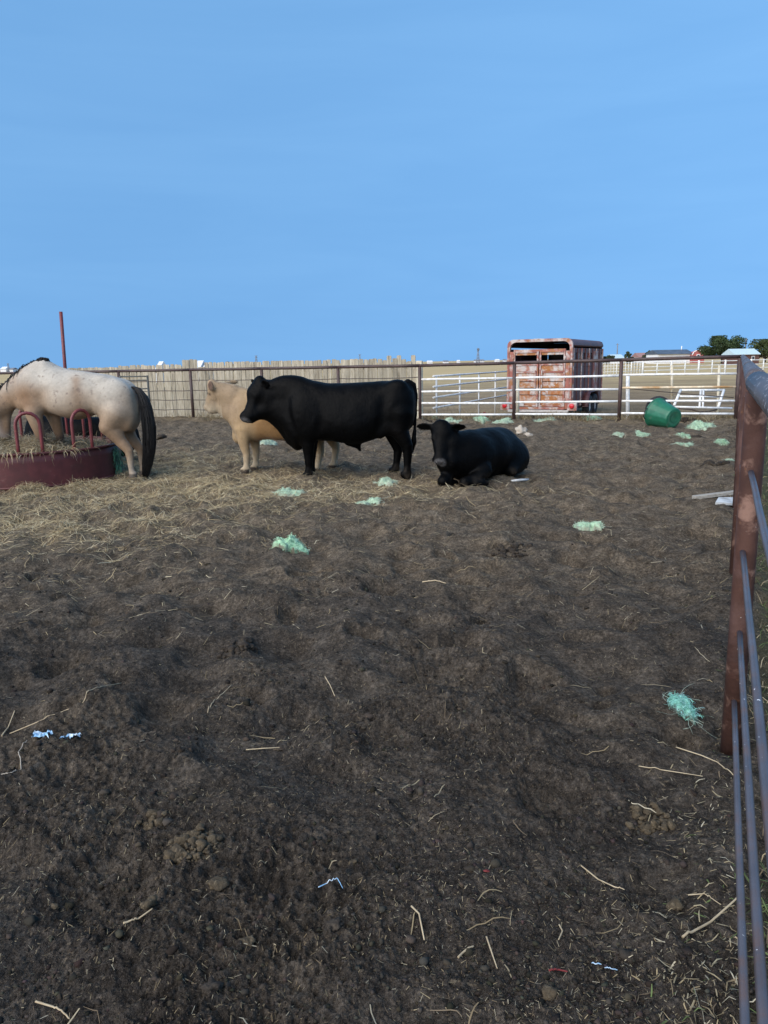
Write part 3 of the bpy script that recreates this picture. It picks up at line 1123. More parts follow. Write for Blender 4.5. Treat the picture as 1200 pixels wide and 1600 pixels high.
# ------------------------------------------------------------------ far white fence, frame, cable
def far_fence():
    A = at(940, 584, 78); A[2] = -.3
    B = at(1230, 579, 88); B[2] = -.3
    D = B - A
    root = empty('white_rail_fence', A)
    tag(root, 'far white rail fence crossing the pasture on the right', 'fence')
    for z in (.45, .85, 1.30):
        m = MB(); bar(m, (D[0] * .2, D[1] * .2, z), (D[0], D[1], z), .055, 6, 8, .02)
        m.build('rail', 'white_far', root)
    for i in range(12):
        f = .2 + .8 * i / 11
        m = MB(); m.tube([(D[0] * f, D[1] * f, -.2), (D[0] * f, D[1] * f, 1.42)], .07 if i % 2 else .11, 6)
        m.build('post', 'white_far', root)
    g = empty('white_grid_panel', A)
    tag(g, 'white livestock panel of close square bars to the right of the trailer', 'fence panel')
    for k in range(5):
        z = .15 + .3 * k
        m = MB(); m.tube([(0, 0, z), (D[0] * .2, D[1] * .2, z)], .035, 6); m.build('bar', 'white_far', g)
    for k in range(15):
        f = .2 * k / 14
        m = MB(); m.tube([(D[0] * f, D[1] * f - .03, -.1), (D[0] * f, D[1] * f - .03, 1.42)], .06 if k % 5 == 0 else .03, 6); m.build('bar', 'white_far', g)


far_fence()


def fallen_frame():
    Y = 20.2
    P = lambda x, y, dy=0: Vector(at(920 + x / 4.286, 500 + y / 4.286, Y + dy))
    root = empty('white_pipe_frame', P(745, 590))
    o = root.location
    tag(root, 'fallen white pipe frame leaning on the ground beyond the green tub', 'pipe frame')
    def t(name, a, b, r):
        m = MB(); m.tube([a - o, b - o], r, 8); m.build(name, 'white_paint', root)
    t('rail', P(615, 470, .5), P(905, 470, .5), .032)
    t('rail', P(607, 512, .3), P(880, 514, .3), .028)
    t('rail', P(575, 582), P(960, 592), .03)
    t('upright', P(615, 468, .5), P(570, 575), .036)
    t('upright', P(905, 468, .5), P(866, 585), .036)
    t('upright', P(750, 470, .5), P(741, 588), .03)
    t('upright', P(768, 470, .45), P(764, 588), .026)
    m = MB(); m.tube([P(600, 590) - o, P(690, 600) - o, P(740, 615) - o, P(800, 612) - o, P(860, 600) - o], .022, 6)
    m.build('lower_rod', 'dark_rod', root)


fallen_frame()
m = MB()
c0 = [at(920 + x / 4.286, 500 + y / 4.286, 19.0 - i * .25) for i, (x, y) in enumerate(((215, 455), (330, 465), (520, 482), (740, 502), (970, 520)))]
m.tube([p - c0[0] for p in c0], .012, 6)
tag(m.build('cable', 'dark_rod', None, c0[0]), 'thin dark cable sagging along the right part of the back fence', 'cable')


# ------------------------------------------------------------------ stock trailer
def trailer():
    base = np.array([5.90, 23.2, -.32])
    head = math.atan2(4.75, 2.45)                       # pointing away and to the right
    root = empty('stock_trailer', base, head - math.pi / 2)
    tag(root, 'rusty red and white livestock trailer parked behind the fence', 'trailer')
    # local: x right (rear right corner at 0), y forward, z up ; width 2.05, length 4.9
    W, L, FZ, TZ = 2.06, 4.9, .36, 2.53
    rad = .20
    def arch(inset, ztop):
        pts = [(-W + inset, FZ)]
        for k in range(7):
            a = math.pi - k * math.pi / 12
            pts.append((-W + inset + rad + (rad) * math.cos(a), ztop - rad + rad * math.sin(a)))
        for k in range(7):
            a = math.pi / 2 - k * math.pi / 12
            pts.append((-inset - rad + rad * math.cos(a), ztop - rad + rad * math.sin(a)))
        pts.append((-inset, FZ))
        return pts
    # roof with rounded shoulders
    o_, i_ = arch(0, TZ), arch(.04, TZ - .04)
    roof = [p for p in o_ if p[1] > TZ - .34]; rin = [p for p in i_ if p[1] > TZ - .34]
    m = MB()
    V = []; F = []
    for yy in (.10, L):
        V += [(a, yy, b) for a, b in roof] + [(a, yy, b) for a, b in rin]
    n = len(roof)
    for k in range(n - 1):
        F += [(k, k + 1, 2 * n + k + 1, 2 * n + k), (n + k, 3 * n + k, 3 * n + k + 1, n + k + 1), (k, n + k, n + k + 1, k + 1), (2 * n + k, 2 * n + k + 1, 3 * n + k + 1, 3 * n + k)]
    F += [(0, 2 * n, 3 * n, n), (n - 1, 2 * n - 1, 4 * n - 1, 3 * n - 1)]
    m.add(V, F); m.build('roof', 'trailer_side', root)
    # rear hoop
    m = MB(); V = []; F = []
    for yy in (0, .13):
        V += [(a, yy, b) for a, b in arch(-.012, TZ + .012)] + [(a, yy, b) for a, b in arch(.075, TZ - .075)]
    n = 16
    for k in range(n - 1):
        F += [(k, k + 1, n + k + 1, n + k), (2 * n + k, 3 * n + k, 3 * n + k + 1, 2 * n + k + 1), (k, 2 * n + k, 2 * n + k + 1, k + 1), (n + k, n + k + 1, 3 * n + k + 1, 3 * n + k)]
    F += [(0, n, 3 * n, 2 * n), (n - 1, 3 * n - 1, 4 * n - 1, 2 * n - 1)]
    m.add(V, F); m.build('rear_hoop', 'trailer_frame', root)
    # floor and front wall
    m = MB(); m.box((-W / 2, L / 2 + .05, FZ - .02), (W - .1, L - .15, .08)); m.build('floor', 'trailer_inside', root)
    m = MB(); m.box((-W / 2, L - .03, (FZ + TZ) / 2 - .02), (W - .09, .05, TZ - FZ - .045)); m.build('front_wall', 'trailer_inside', root)  # dark colour on the front wall paints in interior shade behind the slots
    # corner posts beside the doors
    for sx, wd in ((-W + .115, .16), (-.115, .16)):
        m = MB(); m.box((sx, .035, FZ + .90), (wd, .07, 1.80), bevel=.008); m.build('corner_post', 'trailer_frame', root)
    m = MB(); m.box((-W / 2, .03, 2.19), (W - .40, .06, .07), bevel=.006); m.build('cross_bar', 'trailer_frame', root)
    # two rear doors, each with slots at the top and stacked panels below
    dw = (W - .42) / 2
    for s in (-1, 1):
        cx = -W / 2 + s * (dw / 2 + .012)
        m = MB()
        for ex in (-dw / 2 + .03, dw / 2 - .03):
            m.box((cx + ex, .005, 1.29), (.055, .05, 1.74), bevel=.006)
        for zz in (.46, 2.145, 1.745, 1.515):
            m.box((cx, .006, zz), (dw - .12, .046, .05), bevel=.006)
        d = m.build('door', 'trailer_frame', root)
        for (z0, z1, mt) in ((2.045, 2.118, 'trailer_panel'), (1.545, 1.718, 'trailer_panel'), (1.225, 1.487, 'trailer_rust'), (1.02, 1.205, 'trailer_panel'), (.81, 1.0, 'trailer_rust'), (.49, .79, 'trailer_rust' if s < 0 else 'trailer_panel')):
            q = MB(); q.box((cx, .016, (z0 + z1) / 2), (dw - .125, .022, z1 - z0), bevel=.006); q.build('door_panel', mt, d)
        q = MB(); q.box((cx - s * (dw / 2 - .09), -.035, 1.3), (.03, .03, .55)); q.build('latch_bar', 'trailer_frame', d)
        for zz in (.65, 1.3, 1.95):
            q = MB(); q.tube([(cx + s * (dw / 2 - .0), -.03, zz - .05), (cx + s * (dw / 2), -.03, zz + .05)], .016, 8); q.build('hinge', 'trailer_frame', d)
    # sill, bumper, lamps
    m = MB(); m.box((-W / 2, .01, .385), (W - .38, .08, .07), bevel=.006); m.build('sill', 'trailer_frame', root)
    m = MB(); m.box((-W / 2, -.05, .295), (W - .1, .12, .085), bevel=.012); m.build('bumper', 'trailer_grey', root)
    for sx in (-W - .06, .05):
        m = MB(); m.box((sx, .0, .44), (.30, .10, .26), bevel=.02); lb = m.build('lamp_box', 'trailer_frame', root)
        m = MB(); m.lathe([(.0, .03), (.05, .028), (.076, .014), (.08, -.01)], 18, Matrix.Translation((sx, -.062, .46)) @ Matrix.Rotation(math.pi / 2, 4, 'X')); m.build('tail_lamp', 'lamp_red', lb)
    m = MB(); m.box((-W + .48, -.03, .50), (.18, .02, .11)); m.build('number_plate', 'trailer_grey', root)
    # right and left side walls: panels below, slots above
    for sx in (-.02, -W + .02):
        lo = MB(); lo.box((sx, L / 2 + .07, 1.02), (.03, L - .25, 1.24)); w_ = lo.build('side_panel', 'trailer_side', root)
        nb = 9
        for k in range(nb):
            yy = .2 + k * (L - .3) / (nb - 1)
            q = MB(); q.box((sx + math.copysign(.018, sx + 1), yy, 1.32), (.05, .07, 1.84), bevel=.006); q.build('rib', 'trailer_side' if k % 2 else 'trailer_frame', w_)
        for zz, hh in ((2.17, .14), (1.72, .14)):
            q = MB(); q.box((sx, L / 2 + .07, zz), (.028, L - .25, hh)); q.build('slat', 'trailer_side', w_)
        if sx > -1:
            for k in range(nb - 1):
                yy = .2 + (k + .5) * (L - .3) / (nb - 1)
                q = MB(); q.box((sx - .012, yy, 1.945), (.008, (L - .3) / (nb - 1) - .07, .31)); q.build('pane', 'pane', w_)
        else:
            q = MB(); q.box((sx - .004, L / 2 + .07, 1.945), (.02, L - .25, .32)); q.build('slot_light_block', 'trailer_side', w_)  # added on the unseen left side to shut light out of the interior
        q = MB(); q.box((sx + math.copysign(.028, sx + 1), 3.55, 1.38), (.035, .72, 1.55), bevel=.01); dd = q.build('side_door', 'trailer_frame', w_)
    # wheels and fenders on both sides
    for sx, sg in ((.07, 1), (-W - .07, -1)):
        for yy in (2.15, 3.0):
            c = MB()
            Mw = Matrix.Translation((sx, yy, .36)) @ Matrix.Rotation(math.pi / 2, 4, 'Y')
            wr = empty('wheel', (0, 0, 0)); wr.parent = root
            c.lathe([(.20, -.10), (.30, -.115), (.345, -.085), (.36, -.04), (.36, .04), (.345, .085), (.30, .115), (.20, .10)], 28, Mw); c.build('tyre', 'rubber', wr)
            c = MB(); c.lathe([(.0, .02 * sg), (.07, .04 * sg), (.09, .015 * sg), (.16, .0), (.19, .06 * sg), (.215, .08 * sg), (.215, -.08 * sg)], 24, Mw); c.build('rim', 'rim_grey', wr)
        m = MB(); V = []; F = []
        arc = []
        for cy, a0, a1 in ((2.15, math.pi, math.pi / 2), (3.0, math.pi / 2, 0)):
            for k in range(7):
                a = a0 + (a1 - a0) * k / 6
                arc.append((cy + .46 * math.cos(a), .36 + .46 * math.sin(a)))
        for r_ in arc:
            V += [(sx - sg * .08, r_[0], r_[1]), (sx + sg * .13, r_[0], r_[1]), (sx + sg * .13, r_[0], r_[1] - .02), (sx - sg * .08, r_[0], r_[1] - .03)]
        for k in range(len(arc) - 1):
            for q in range(4):
                F.append((k * 4 + q, k * 4 + (q + 1) % 4, k * 4 + 4 + (q + 1) % 4, k * 4 + 4 + q))
        m.add(V, F, True); m.build('fender', 'trailer_side', root)
    for k, (x_, y_) in enumerate(((-1.5, 1.6), (-.9, 2.8))):
        m = MB(); m.box((x_, y_, TZ + .03), (.3, .3, .06), bevel=.02); m.build('roof_vent', 'trailer_grey', root)


trailer()


# ------------------------------------------------------------------ horizon: barn, cabin, trees, far houses, towers
def house(name, label, cat, x0, x1, ytop, Y, roofmat, wallmat, depth=6, pitch=1.0, group=None, zb=-.3, ridge=None, eave=None, windows=0):
    a = at(x0, ytop, Y); b = at(x1, ytop, Y)
    Wd = b[0] - a[0]; zt = (a[2] + b[2]) / 2
    root = empty(name, ((a[0] + b[0]) / 2, Y, zb))
    tag(root, label, cat, group)
    hgt = zt - zb
    ev = hgt * (eave or .62)
    m = MB(); m.box((0, depth / 2, ev / 2), (Wd * .97, depth, ev)); wl = m.build('wall', wallmat, root)
    m = MB(); m.prism([(-depth * .08 - .0, ev), (depth / 2, hgt), (depth * 1.08, ev), (depth * 1.08, ev - .12), (-depth * .08, ev - .12)], -Wd / 2, Wd / 2, axis='x')
    rf = m.build('roof', roofmat, root)
    for k in range(windows):
        xx = -Wd / 2 + Wd * (k + .5) / windows
        m = MB(); m.box((xx, -.04, ev * .62), (Wd * .12, .06, ev * .36)); wn = m.build('window', 'barn_white', wl)
        m = MB(); m.box((xx, -.08, ev * .62), (Wd * .09, .03, ev * .26)); m.build('pane', 'pane', wn)
    return root, Wd, hgt


def barn():
    Y = 200
    root, Wd, hgt = house('barn', 'long grey roofed barn with a red gambrel front on the horizon', 'barn', 1028, 1084, 546, Y, 'roof_grey', 'barn_white', 9, eave=.70)
    cx = at(1088, 556, Y)[0] - root.location.x
    g = 3.3
    H0 = at(1088, 547, Y)[2] + .3
    poly = [(cx - g * .5, 0), (cx + g * .5, 0), (cx + g * .5, H0 * .60), (cx + g * .36, H0 * .86), (cx, H0), (cx - g * .36, H0 * .86), (cx - g * .5, H0 * .60)]
    m = MB(); m.prism(poly, -1.2, .5); m.build('gable_front', 'barn_red', root)
    tr = MB()
    for a, b in zip(poly[2:], poly[3:]):
        tr.tube([(a[0], -1.25, a[1] + .05), (b[0], -1.25, b[1] + .05)], .13, 6)
    tr.build('gable_trim', 'barn_white', root)
    m = MB(); m.box((cx, -1.24, H0 * .55), (.9, .06, .9)); wn = m.build('window', 'barn_white', root)
    m = MB(); m.box((cx, -1.3, H0 * .55), (.6, .05, .6)); m.build('pane', 'pane', wn)
    m = MB(); m.tube([(3.2, 4.2, hgt - .3), (3.2, 4.2, hgt + .9)], .14, 8); m.build('flue', 'barn_white', root)


barn()
house('cabin', 'small brown cabin with pale metal roof beside the dark tree', 'cabin', 1147, 1188, 544.5, 150, 'roof_pale', 'cabin_brown', 5, eave=.66, windows=2)
house('farm_shed', 'low white shed on the horizon between trailer and barn', 'shed', 957, 976, 553.5, 230, 'roof_pale', 'barn_white', 7)
house('farm_house', 'small pale red house among bushes left of the barn', 'house', 998, 1017, 551, 230, 'farm_roof', 'barn_white', 7, eave=.6)
for i, (a, b, yt) in enumerate(((668, 676, 563.4), (693, 701, 563.0), (715, 719, 562.4), (742, 757, 561.6), (775, 781, 561.0), (788, 792, 560.8), (0, 9, 573), (14, 20, 574.5))):
    house('distant_house', ('tiny white farm building on the far horizon nearest the stockade end', 'tiny pale building, second from the stockade end on the far horizon', 'tiny pale building just left of the wind pump on the far horizon', 'low wide pale building at the foot of the wind pump', 'tiny pale building between wind pump and trailer on the far horizon', 'tiny pale building closest to the left side of the trailer on the horizon', 'pale building at the very left edge of the far horizon', 'tiny building just right of the one at the left edge of the horizon')[i], 'house', a, b, yt, 620, 'far_grey' if i % 2 else 'barn_white', 'barn_white', 9, group='tiny farm buildings on the far horizon')
for i, (a, b, yt) in enumerate(((241, 248, 564.5), (302, 312, 563.2), (297, 300.5, 569), (314.5, 321, 566.5))):
    house('white_shed', ['small bright white shed roof peeking over the stockade left of the taller pickets', 'largest bright white roof peeking over the stockade, behind the tan cow', 'narrow white shed in the gap of the stockade top', 'white shed roof right of the largest one, over the stockade top'][i], 'shed', a, b, yt, 90, 'barn_white', 'barn_white', 4, eave=.6)


def tree(name, label, cat, x0, x1, ytop, ybase, Y, n, hue, leaf=.35, group=None, trunk=True, seed=1):
    rng = np.random.default_rng(seed)
    a = at(x0, ybase, Y); b = at(x1, ybase, Y); t = at((x0 + x1) / 2, ytop, Y)
    cx = (a[0] + b[0]) / 2; gz = -.3
    W2 = (b[0] - a[0]) / 2; top = t[2] - gz
    root = empty(name, (cx, Y, gz))
    tag(root, label, cat, group)
    if trunk:
        m = MB()
        m.tube([(0, 0, -.2), (.1, .1, top * .2), (0, 0, top * .5)], [W2 * .09, W2 * .07, W2 * .045], 8)
        for k in range(9):
            an = k * 2.4; rr = W2 * rng.uniform(.35, .75)
            m.tube([(0, 0, top * (.16 + .03 * k)), (rr * .5 * math.cos(an), rr * .5 * math.sin(an), top * (.34 + .03 * k)), (rr * math.cos(an), rr * math.sin(an), top * (.5 + .04 * (k % 5)))], [W2 * .04, W2 * .028, W2 * .012], 6)
        m.build('trunk', 'bark', root)
    # crown: clumps of small leaf faces
    nc = 34 if trunk else 16
    cen = []
    for k in range(nc):
        th = rng.uniform(0, 2 * np.pi); q = np.sqrt(rng.uniform(0, 1)); zz = rng.uniform(.30 if trunk else .1, .95)
        lim = math.sqrt(max(.05, 1 - ((zz - .52) / .5) ** 2))
        cen.append((W2 * .92 * q * lim * math.cos(th), W2 * .8 * q * lim * math.sin(th), top * zz, rng.uniform(.16, .30) * W2))
    cen = np.array(cen)
    pick = rng.integers(0, nc, n)
    d = rng.normal(size=(n, 3)); d /= np.linalg.norm(d, axis=1, keepdims=True)
    rad = cen[pick, 3] * rng.uniform(.35, 1.15, n) ** .6
    P = cen[pick, :3] + d * rad[:, None] * np.array([1.15, 1.15, .8])
    P[:, 2] = np.clip(P[:, 2], .15, top * 1.02)
    nrm = d + rng.normal(size=(n, 3)) * .6; nrm /= np.linalg.norm(nrm, axis=1, keepdims=True)
    u = np.cross(nrm, rng.normal(size=(n, 3))); u /= np.linalg.norm(u, axis=1, keepdims=True); v = np.cross(nrm, u)
    s = leaf * rng.uniform(.5, 1.2, n)[:, None]
    V = np.stack([P - u * s, P + v * s * .55, P + u * s, P - v * s * .55], 1).reshape(-1, 3)
    F = np.arange(n * 4).reshape(-1, 4)
    tone = rng.uniform(.6, 1.35, nc)[pick] * rng.uniform(.75, 1.25, n)
    C = np.repeat(np.array(hue)[None, :] * tone[:, None], 4, axis=0)
    me = np_mesh('crown', V, F, col=C)
    link_mesh('crown', me, 'leaf', root)


tree('broad_tree', 'broad dark green tree on the horizon between barn and cabin', 'tree', 1093, 1166, 526, 556, 175, 9000, (.045, .068, .028), .26, seed=3)
tree('green_tree', 'lighter green tree at the right edge behind the cabin', 'tree', 1166, 1224, 531, 556, 185, 6000, (.065, .085, .032), .28, seed=5)
for i, (a, b, yt, lab) in enumerate(((975, 992, 548.5, 'rounded dark bush on the horizon right of the low white shed'), (1003, 1026, 548.5, 'olive bush on the horizon close left of the barn'),
                                    (941, 962, 556, 'low dark hedge on the horizon right of the trailer'),
                                    (1120, 1150, 551, 'low bushes under the broad dark tree'), (352, 366, 563.5, 'small dark tree top over the stockade behind the black bull'),
                                    (541, 553, 562, 'tiny dark tree top over the stockade above the bull\'s back'))):
    tree('far_bush', lab, 'bush', a, b, yt, 559 if a > 700 else 575, 215 if a > 700 else 120, 900, (.05, .066, .035), .35 if a > 700 else .2, trunk=False, seed=20 + i)


def pylon(x, yt, Y, label, wheel=False, name='lattice_tower', cat='tower'):
    t = at(x, yt, Y)
    hgt = t[2] + .3
    root = empty(name, (t[0], Y, -.3))
    tag(root, label, cat)
    wd = hgt * .10; r = hgt * .010
    m = MB()
    for sx in (-1, 1):
        for sy in (-1, 1):
            m.tube([(sx * wd, sy * wd, 0), (sx * wd * .25, sy * wd * .25, hgt * .92)], r, 5)
    for k in range(5):
        z0 = hgt * .92 * k / 5; z1 = hgt * .92 * (k + 1) / 5
        w0 = wd * (1 - .75 * k / 5); w1 = wd * (1 - .75 * (k + 1) / 5)
        for sy in (-1, 1):
            m.tube([(-w0, sy * w0, z0), (w1, sy * w1, z1)], r * .6, 4); m.tube([(w0, sy * w0, z0), (-w1, sy * w1, z1)], r * .6, 4)
    m.build('mast', 'far_grey', root)
    m = MB()
    if wheel:
        for k in range(14):
            a = k * math.pi / 7
            m.tube([(0, -.3, hgt * .95), (hgt * .085 * math.cos(a), -.3, hgt * .95 + hgt * .085 * math.sin(a))], [r * .5, r * 1.3], 4)
        m.build('wind_wheel', 'far_grey', root)
    else:
        for z in (.80, .92):
            m.tube([(-wd * 1.1, 0, hgt * z), (wd * 1.1, 0, hgt * z)], r, 5)
        m.build('cross_arm', 'far_grey', root)


pylon(747, 544.5, 260, 'small wind pump standing on the horizon left of the trailer', True, 'wind_pump', 'wind pump')
pylon(400, 554, 330, 'thin lattice tower over the stockade behind the black bull\'s head')
pylon(562, 552, 330, 'thin lattice tower over the stockade above the black bull\'s back')
pylon(12, 566.5, 330, 'thin lattice tower at the far left edge of the horizon')
for (x, yt, Y, lab) in ((965, 536.5, 240, 'thin pole on the horizon just right of the trailer'), (1166, 528, 190, 'thin pole rising between the two trees on the right')):
    t = at(x, yt, Y); m = MB(); m.tube([(0, 0, 0), (0, 0, t[2] + .3)], [.22, .14], 6); m.box((0, 0, t[2] - .1), (1.0, .12, .12))
    tag(m.build('utility_pole', 'far_grey', None, (t[0], Y, -.3)), lab, 'pole')

# ------------------------------------------------------------------ animals
class Frame:
    """local frame of an animal seen side on: measures from an enlarged view to metres"""
    def __init__(s, ox, oy, zoom, x0, y0, Y, dz=0.0):
        s.ox, s.oy, s.zoom, s.x0, s.y0, s.Y = ox, oy, zoom, x0, y0, Y
        p = at(ox + x0 / zoom, oy + y0 / zoom, Y)
        s.base = np.array([p[0], Y, 0.0]); s.z0 = p[2]

    def W(s, x, y):
        q = at(s.ox + x / s.zoom, s.oy + y / s.zoom, s.Y)
        return q[0] - s.base[0], q[2] - s.z0

    def X(s, x): return s.W(x, s.y0 - 80 * s.zoom)[0]
    def Z(s, y, x=None): return s.W(s.x0 if x is None else x, y)[1]
    def P(s, x, y, yy=0.0):
        a, b = s.W(x, y)
        return (a, yy, b)


def head_axes(pitch, yaw, left=True, roll=0.0):
    f = np.array([-math.cos(yaw), -math.sin(yaw), 0.0])
    hx = f * math.cos(pitch) + np.array([0, 0, -math.sin(pitch)])
    hz = f * math.sin(pitch) + np.array([0, 0, math.cos(pitch)])
    hy = np.cross(hz, hx)
    if roll:
        c, s_ = math.cos(roll), math.sin(roll)
        hy, hz = hy * c + hz * s_, hz * c - hy * s_
    return np.stack([hx, hy, hz], 1)                 # columns


def cow_head(g, poll, A, L, ear=(.30, -.10, -.02), ears=(1, -1), fat=1.0):
    """head from the poll along A[:,0]; returns eye centres and a point test for the muzzle"""
    poll = np.array(poll, float)
    T = lambda x, y, z: poll + A @ (np.array([x, y, z]) * L)
    g.ell(T(.13, 0, -.17), np.array([.22, .205 * fat, .20]) * L, A, .05)
    g.ell(T(.00, 0, -.06), np.array([.12, .14 * fat, .10]) * L, A, .05)
    g.chain([T(.18, 0, -.175), T(.5, 0, -.175), T(.80, 0, -.185)], [.185 * L, .155 * L, .135 * L], .05)
    g.chain([T(.12, 0, -.40), T(.45, 0, -.34), T(.80, 0, -.275)], [.135 * L, .12 * L, .092 * L], .06)
    g.ell(T(.42, 0, -.165), np.array([.36, .155 * fat, .125]) * L, A, .05)
    g.ell(T(.18, .09, -.30), np.array([.17, .09, .17]) * L, A, .05)
    g.ell(T(.18, -.09, -.30), np.array([.17, .09, .17]) * L, A, .05)
    g.ell(T(.90, 0, -.195), np.array([.115, .155 * fat, .130]) * L, A, .04)
    g.ell(T(.87, 0, -.30), np.array([.10, .115, .065]) * L, A, .03)
    g.chain([T(.99, .13, -.265), T(1.01, 0, -.262), T(.99, -.13, -.265)], [.012 * L] * 3, .012, cut=True)     # mouth line
    eyes = []
    for s in (1, -1):
        g.ell(T(.34, s * .150 * fat, -.10), np.array([.085, .045, .05]) * L, A, .03)
        g.ell(T(.96, s * .075, -.145), np.array([.05, .035, .04]) * L, A, .02)
        g.ell(T(1.0, s * .070, -.155), np.array([.03, .020, .022]) * L, A, .008, cut=True)
        g.ell(T(.36, s * .192 * fat, -.150), np.array([.045, .032, .036]) * L, A, .012, cut=True)
        eyes.append(T(.36, s * .168 * fat, -.150))
    for s in ears:
        # leaf-shaped ear: a flat ellipsoid on a short stalk
        ex, ez, back = ear[0], ear[1], ear[2]
        root = np.array([.06, s * .17, -.09]); tip = np.array([.06 - back, s * (.17 + ex), -.09 + ez])
        d = (tip - root); ln = np.linalg.norm(d); d /= ln
        nrm = np.array([.75, -s * .35, .45]); nrm -= d * (nrm @ d); nrm /= np.linalg.norm(nrm)
        B = A @ np.stack([d, np.cross(nrm, d), nrm], 1)
        c = T(*(root + d * ln * .58))
        g.chain([T(*root), T(*(root + d * ln * .35))], [.055 * L, .045 * L], .03)
        g.ell(c, np.array([ln * .52, .115, .030]) * L, B, .02)
        cc = T(*(root + d * ln * .60 + nrm * .030))
        g.ell(cc, np.array([ln * .38, .072, .024]) * L, B, .012, cut=True)
    inv = np.linalg.inv(A)
    def local(V): return (inv @ (V - poll).T).T / L
    return eyes, local


def cow_leg(g, pts, rad, k=.05, flat=1.0):
    g.chain(pts, rad, k, flat)
    hx, hy, hz = pts[-1]
    r = rad[-1]
    fx, fy, fz = pts[-2]
    for s in (-1, 1):
        g.ell((fx + r * .75, fy + s * r * .35, fz + .015), (.022, .016, .022), None, .015)
    for s in (-1, 1):                                 # two claws
        g.ell((hx - r * .25, hy + s * r * .48, .042), (r * 1.25, r * .52, .058), None, .012)


def finish_body(g, name, mat, parent, colour, amp=.004, nscale=9.0, seed=0, hairs=15000, hlen=.032, htone=(.6, 1.5)):
    V, F = g.mesh()
    n = vnormals(V, F)
    V = V + n * (amp * fbm3(V * nscale, 3, seed))[:, None]
    me = np_mesh(name, V, F, smooth=True, col=colour(V, n))
    o = link_mesh(name, me, mat, parent)
    if hairs:
        rng = np.random.default_rng(seed + 900)
        pick = rng.integers(0, len(F), hairs)
        C = colour(V, n)
        fv = F[pick, 0]
        nn = n[fv]
        flow = np.array([.75, 0, -.75]) + rng.normal(size=(hairs, 3)) * .35      # hair lies back and down
        tg = flow - nn * (flow * nn).sum(1)[:, None]
        tg /= np.linalg.norm(tg, axis=1, keepdims=True) + 1e-9
        out = rng.uniform(.08, .32, hairs)[:, None]
        d = tg * (1 - out) + nn * out
        ln = rng.uniform(.6, 1.4, hairs)[:, None] * hlen
        side = np.cross(nn, tg) * (rng.uniform(.0010, .0022, hairs)[:, None])
        p0 = V[F[pick]].mean(1) - nn * .002
        mid = p0 + d * ln * .55
        tip = p0 + d * ln - nn * ln * .10
        HV = np.stack([p0 - side, p0 + side, mid + side * .8, mid - side * .8, tip + side * .15, tip - side * .15], 1).reshape(-1, 3)
        b = (np.arange(hairs) * 6)[:, None]
        HF = np.stack([b + np.array([0, 1, 2, 3]), b + np.array([3, 2, 4, 5])], 1).reshape(-1, 4)
        HC = np.repeat(C[fv] * rng.uniform(*htone, hairs)[:, None], 6, axis=0)
        link_mesh('coat_hair', np_mesh('coat_hair', HV, HF, col=HC), 'coat_hair', parent)
    return o, V, F


def eyeballs(root, eyes, r):
    for e in eyes:
        m = MB()
        m.lathe([(0, -r), (r * .7, -r * .7), (r, 0), (r * .7, r * .7), (0, r)], 12, Matrix.Translation([float(c) for c in e]))
        m.build('eye', 'eye', root)


vcol_mat('coat_hair', rough=.6, spec=.06)
layered('eye', (0.006, 0.005, 0.004), rough=.08, spec=.7, bstr=0)
vcol_mat('black_coat', rough=.50, spec=.07, bscale=30, bstr=.30, bdist=.014, stretch=(1, 1, .35))
vcol_mat('tan_coat', rough=.8, spec=.2, bscale=55, bstr=.35, bdist=.006, stretch=(1, 1, .4), sheen=.1, var=.12)
vcol_mat('horse_coat', rough=.6, spec=.28, bscale=70, bstr=.15, bdist=.004, stretch=(1, 1, .4), sheen=.05, var=.05)
vcol_mat('hoof_mat', rough=.6, spec=.3)


def black_colour(local, seed=1):
    def f(V, n):
        base = np.array([.0013, .0013, .0014])
        brown = np.array([.0034, .0027, .0024])
        t = sstep(.15, .6, fbm3(V * 3.0, 3, seed)) * .45
        C = base * (1 - t[:, None]) + brown * t[:, None]
        q = local(V)
        mz = 1 - sstep(.11, .17, np.sqrt(((q - np.array([.985, 0, -.165])) ** 2 * np.array([1.6, .8, 1])).sum(1)))
        C = C * (1 - mz[:, None]) + np.array([.075, .072, .072]) * mz[:, None]
        dirt = (1 - sstep(.02, .22, V[:, 2])) * sstep(-.1, .5, fbm3(V * 8, 3, seed + 5)) * .6
        C = C * (1 - dirt[:, None]) + np.array([.05, .04, .03]) * dirt[:, None]
        return C
    return f


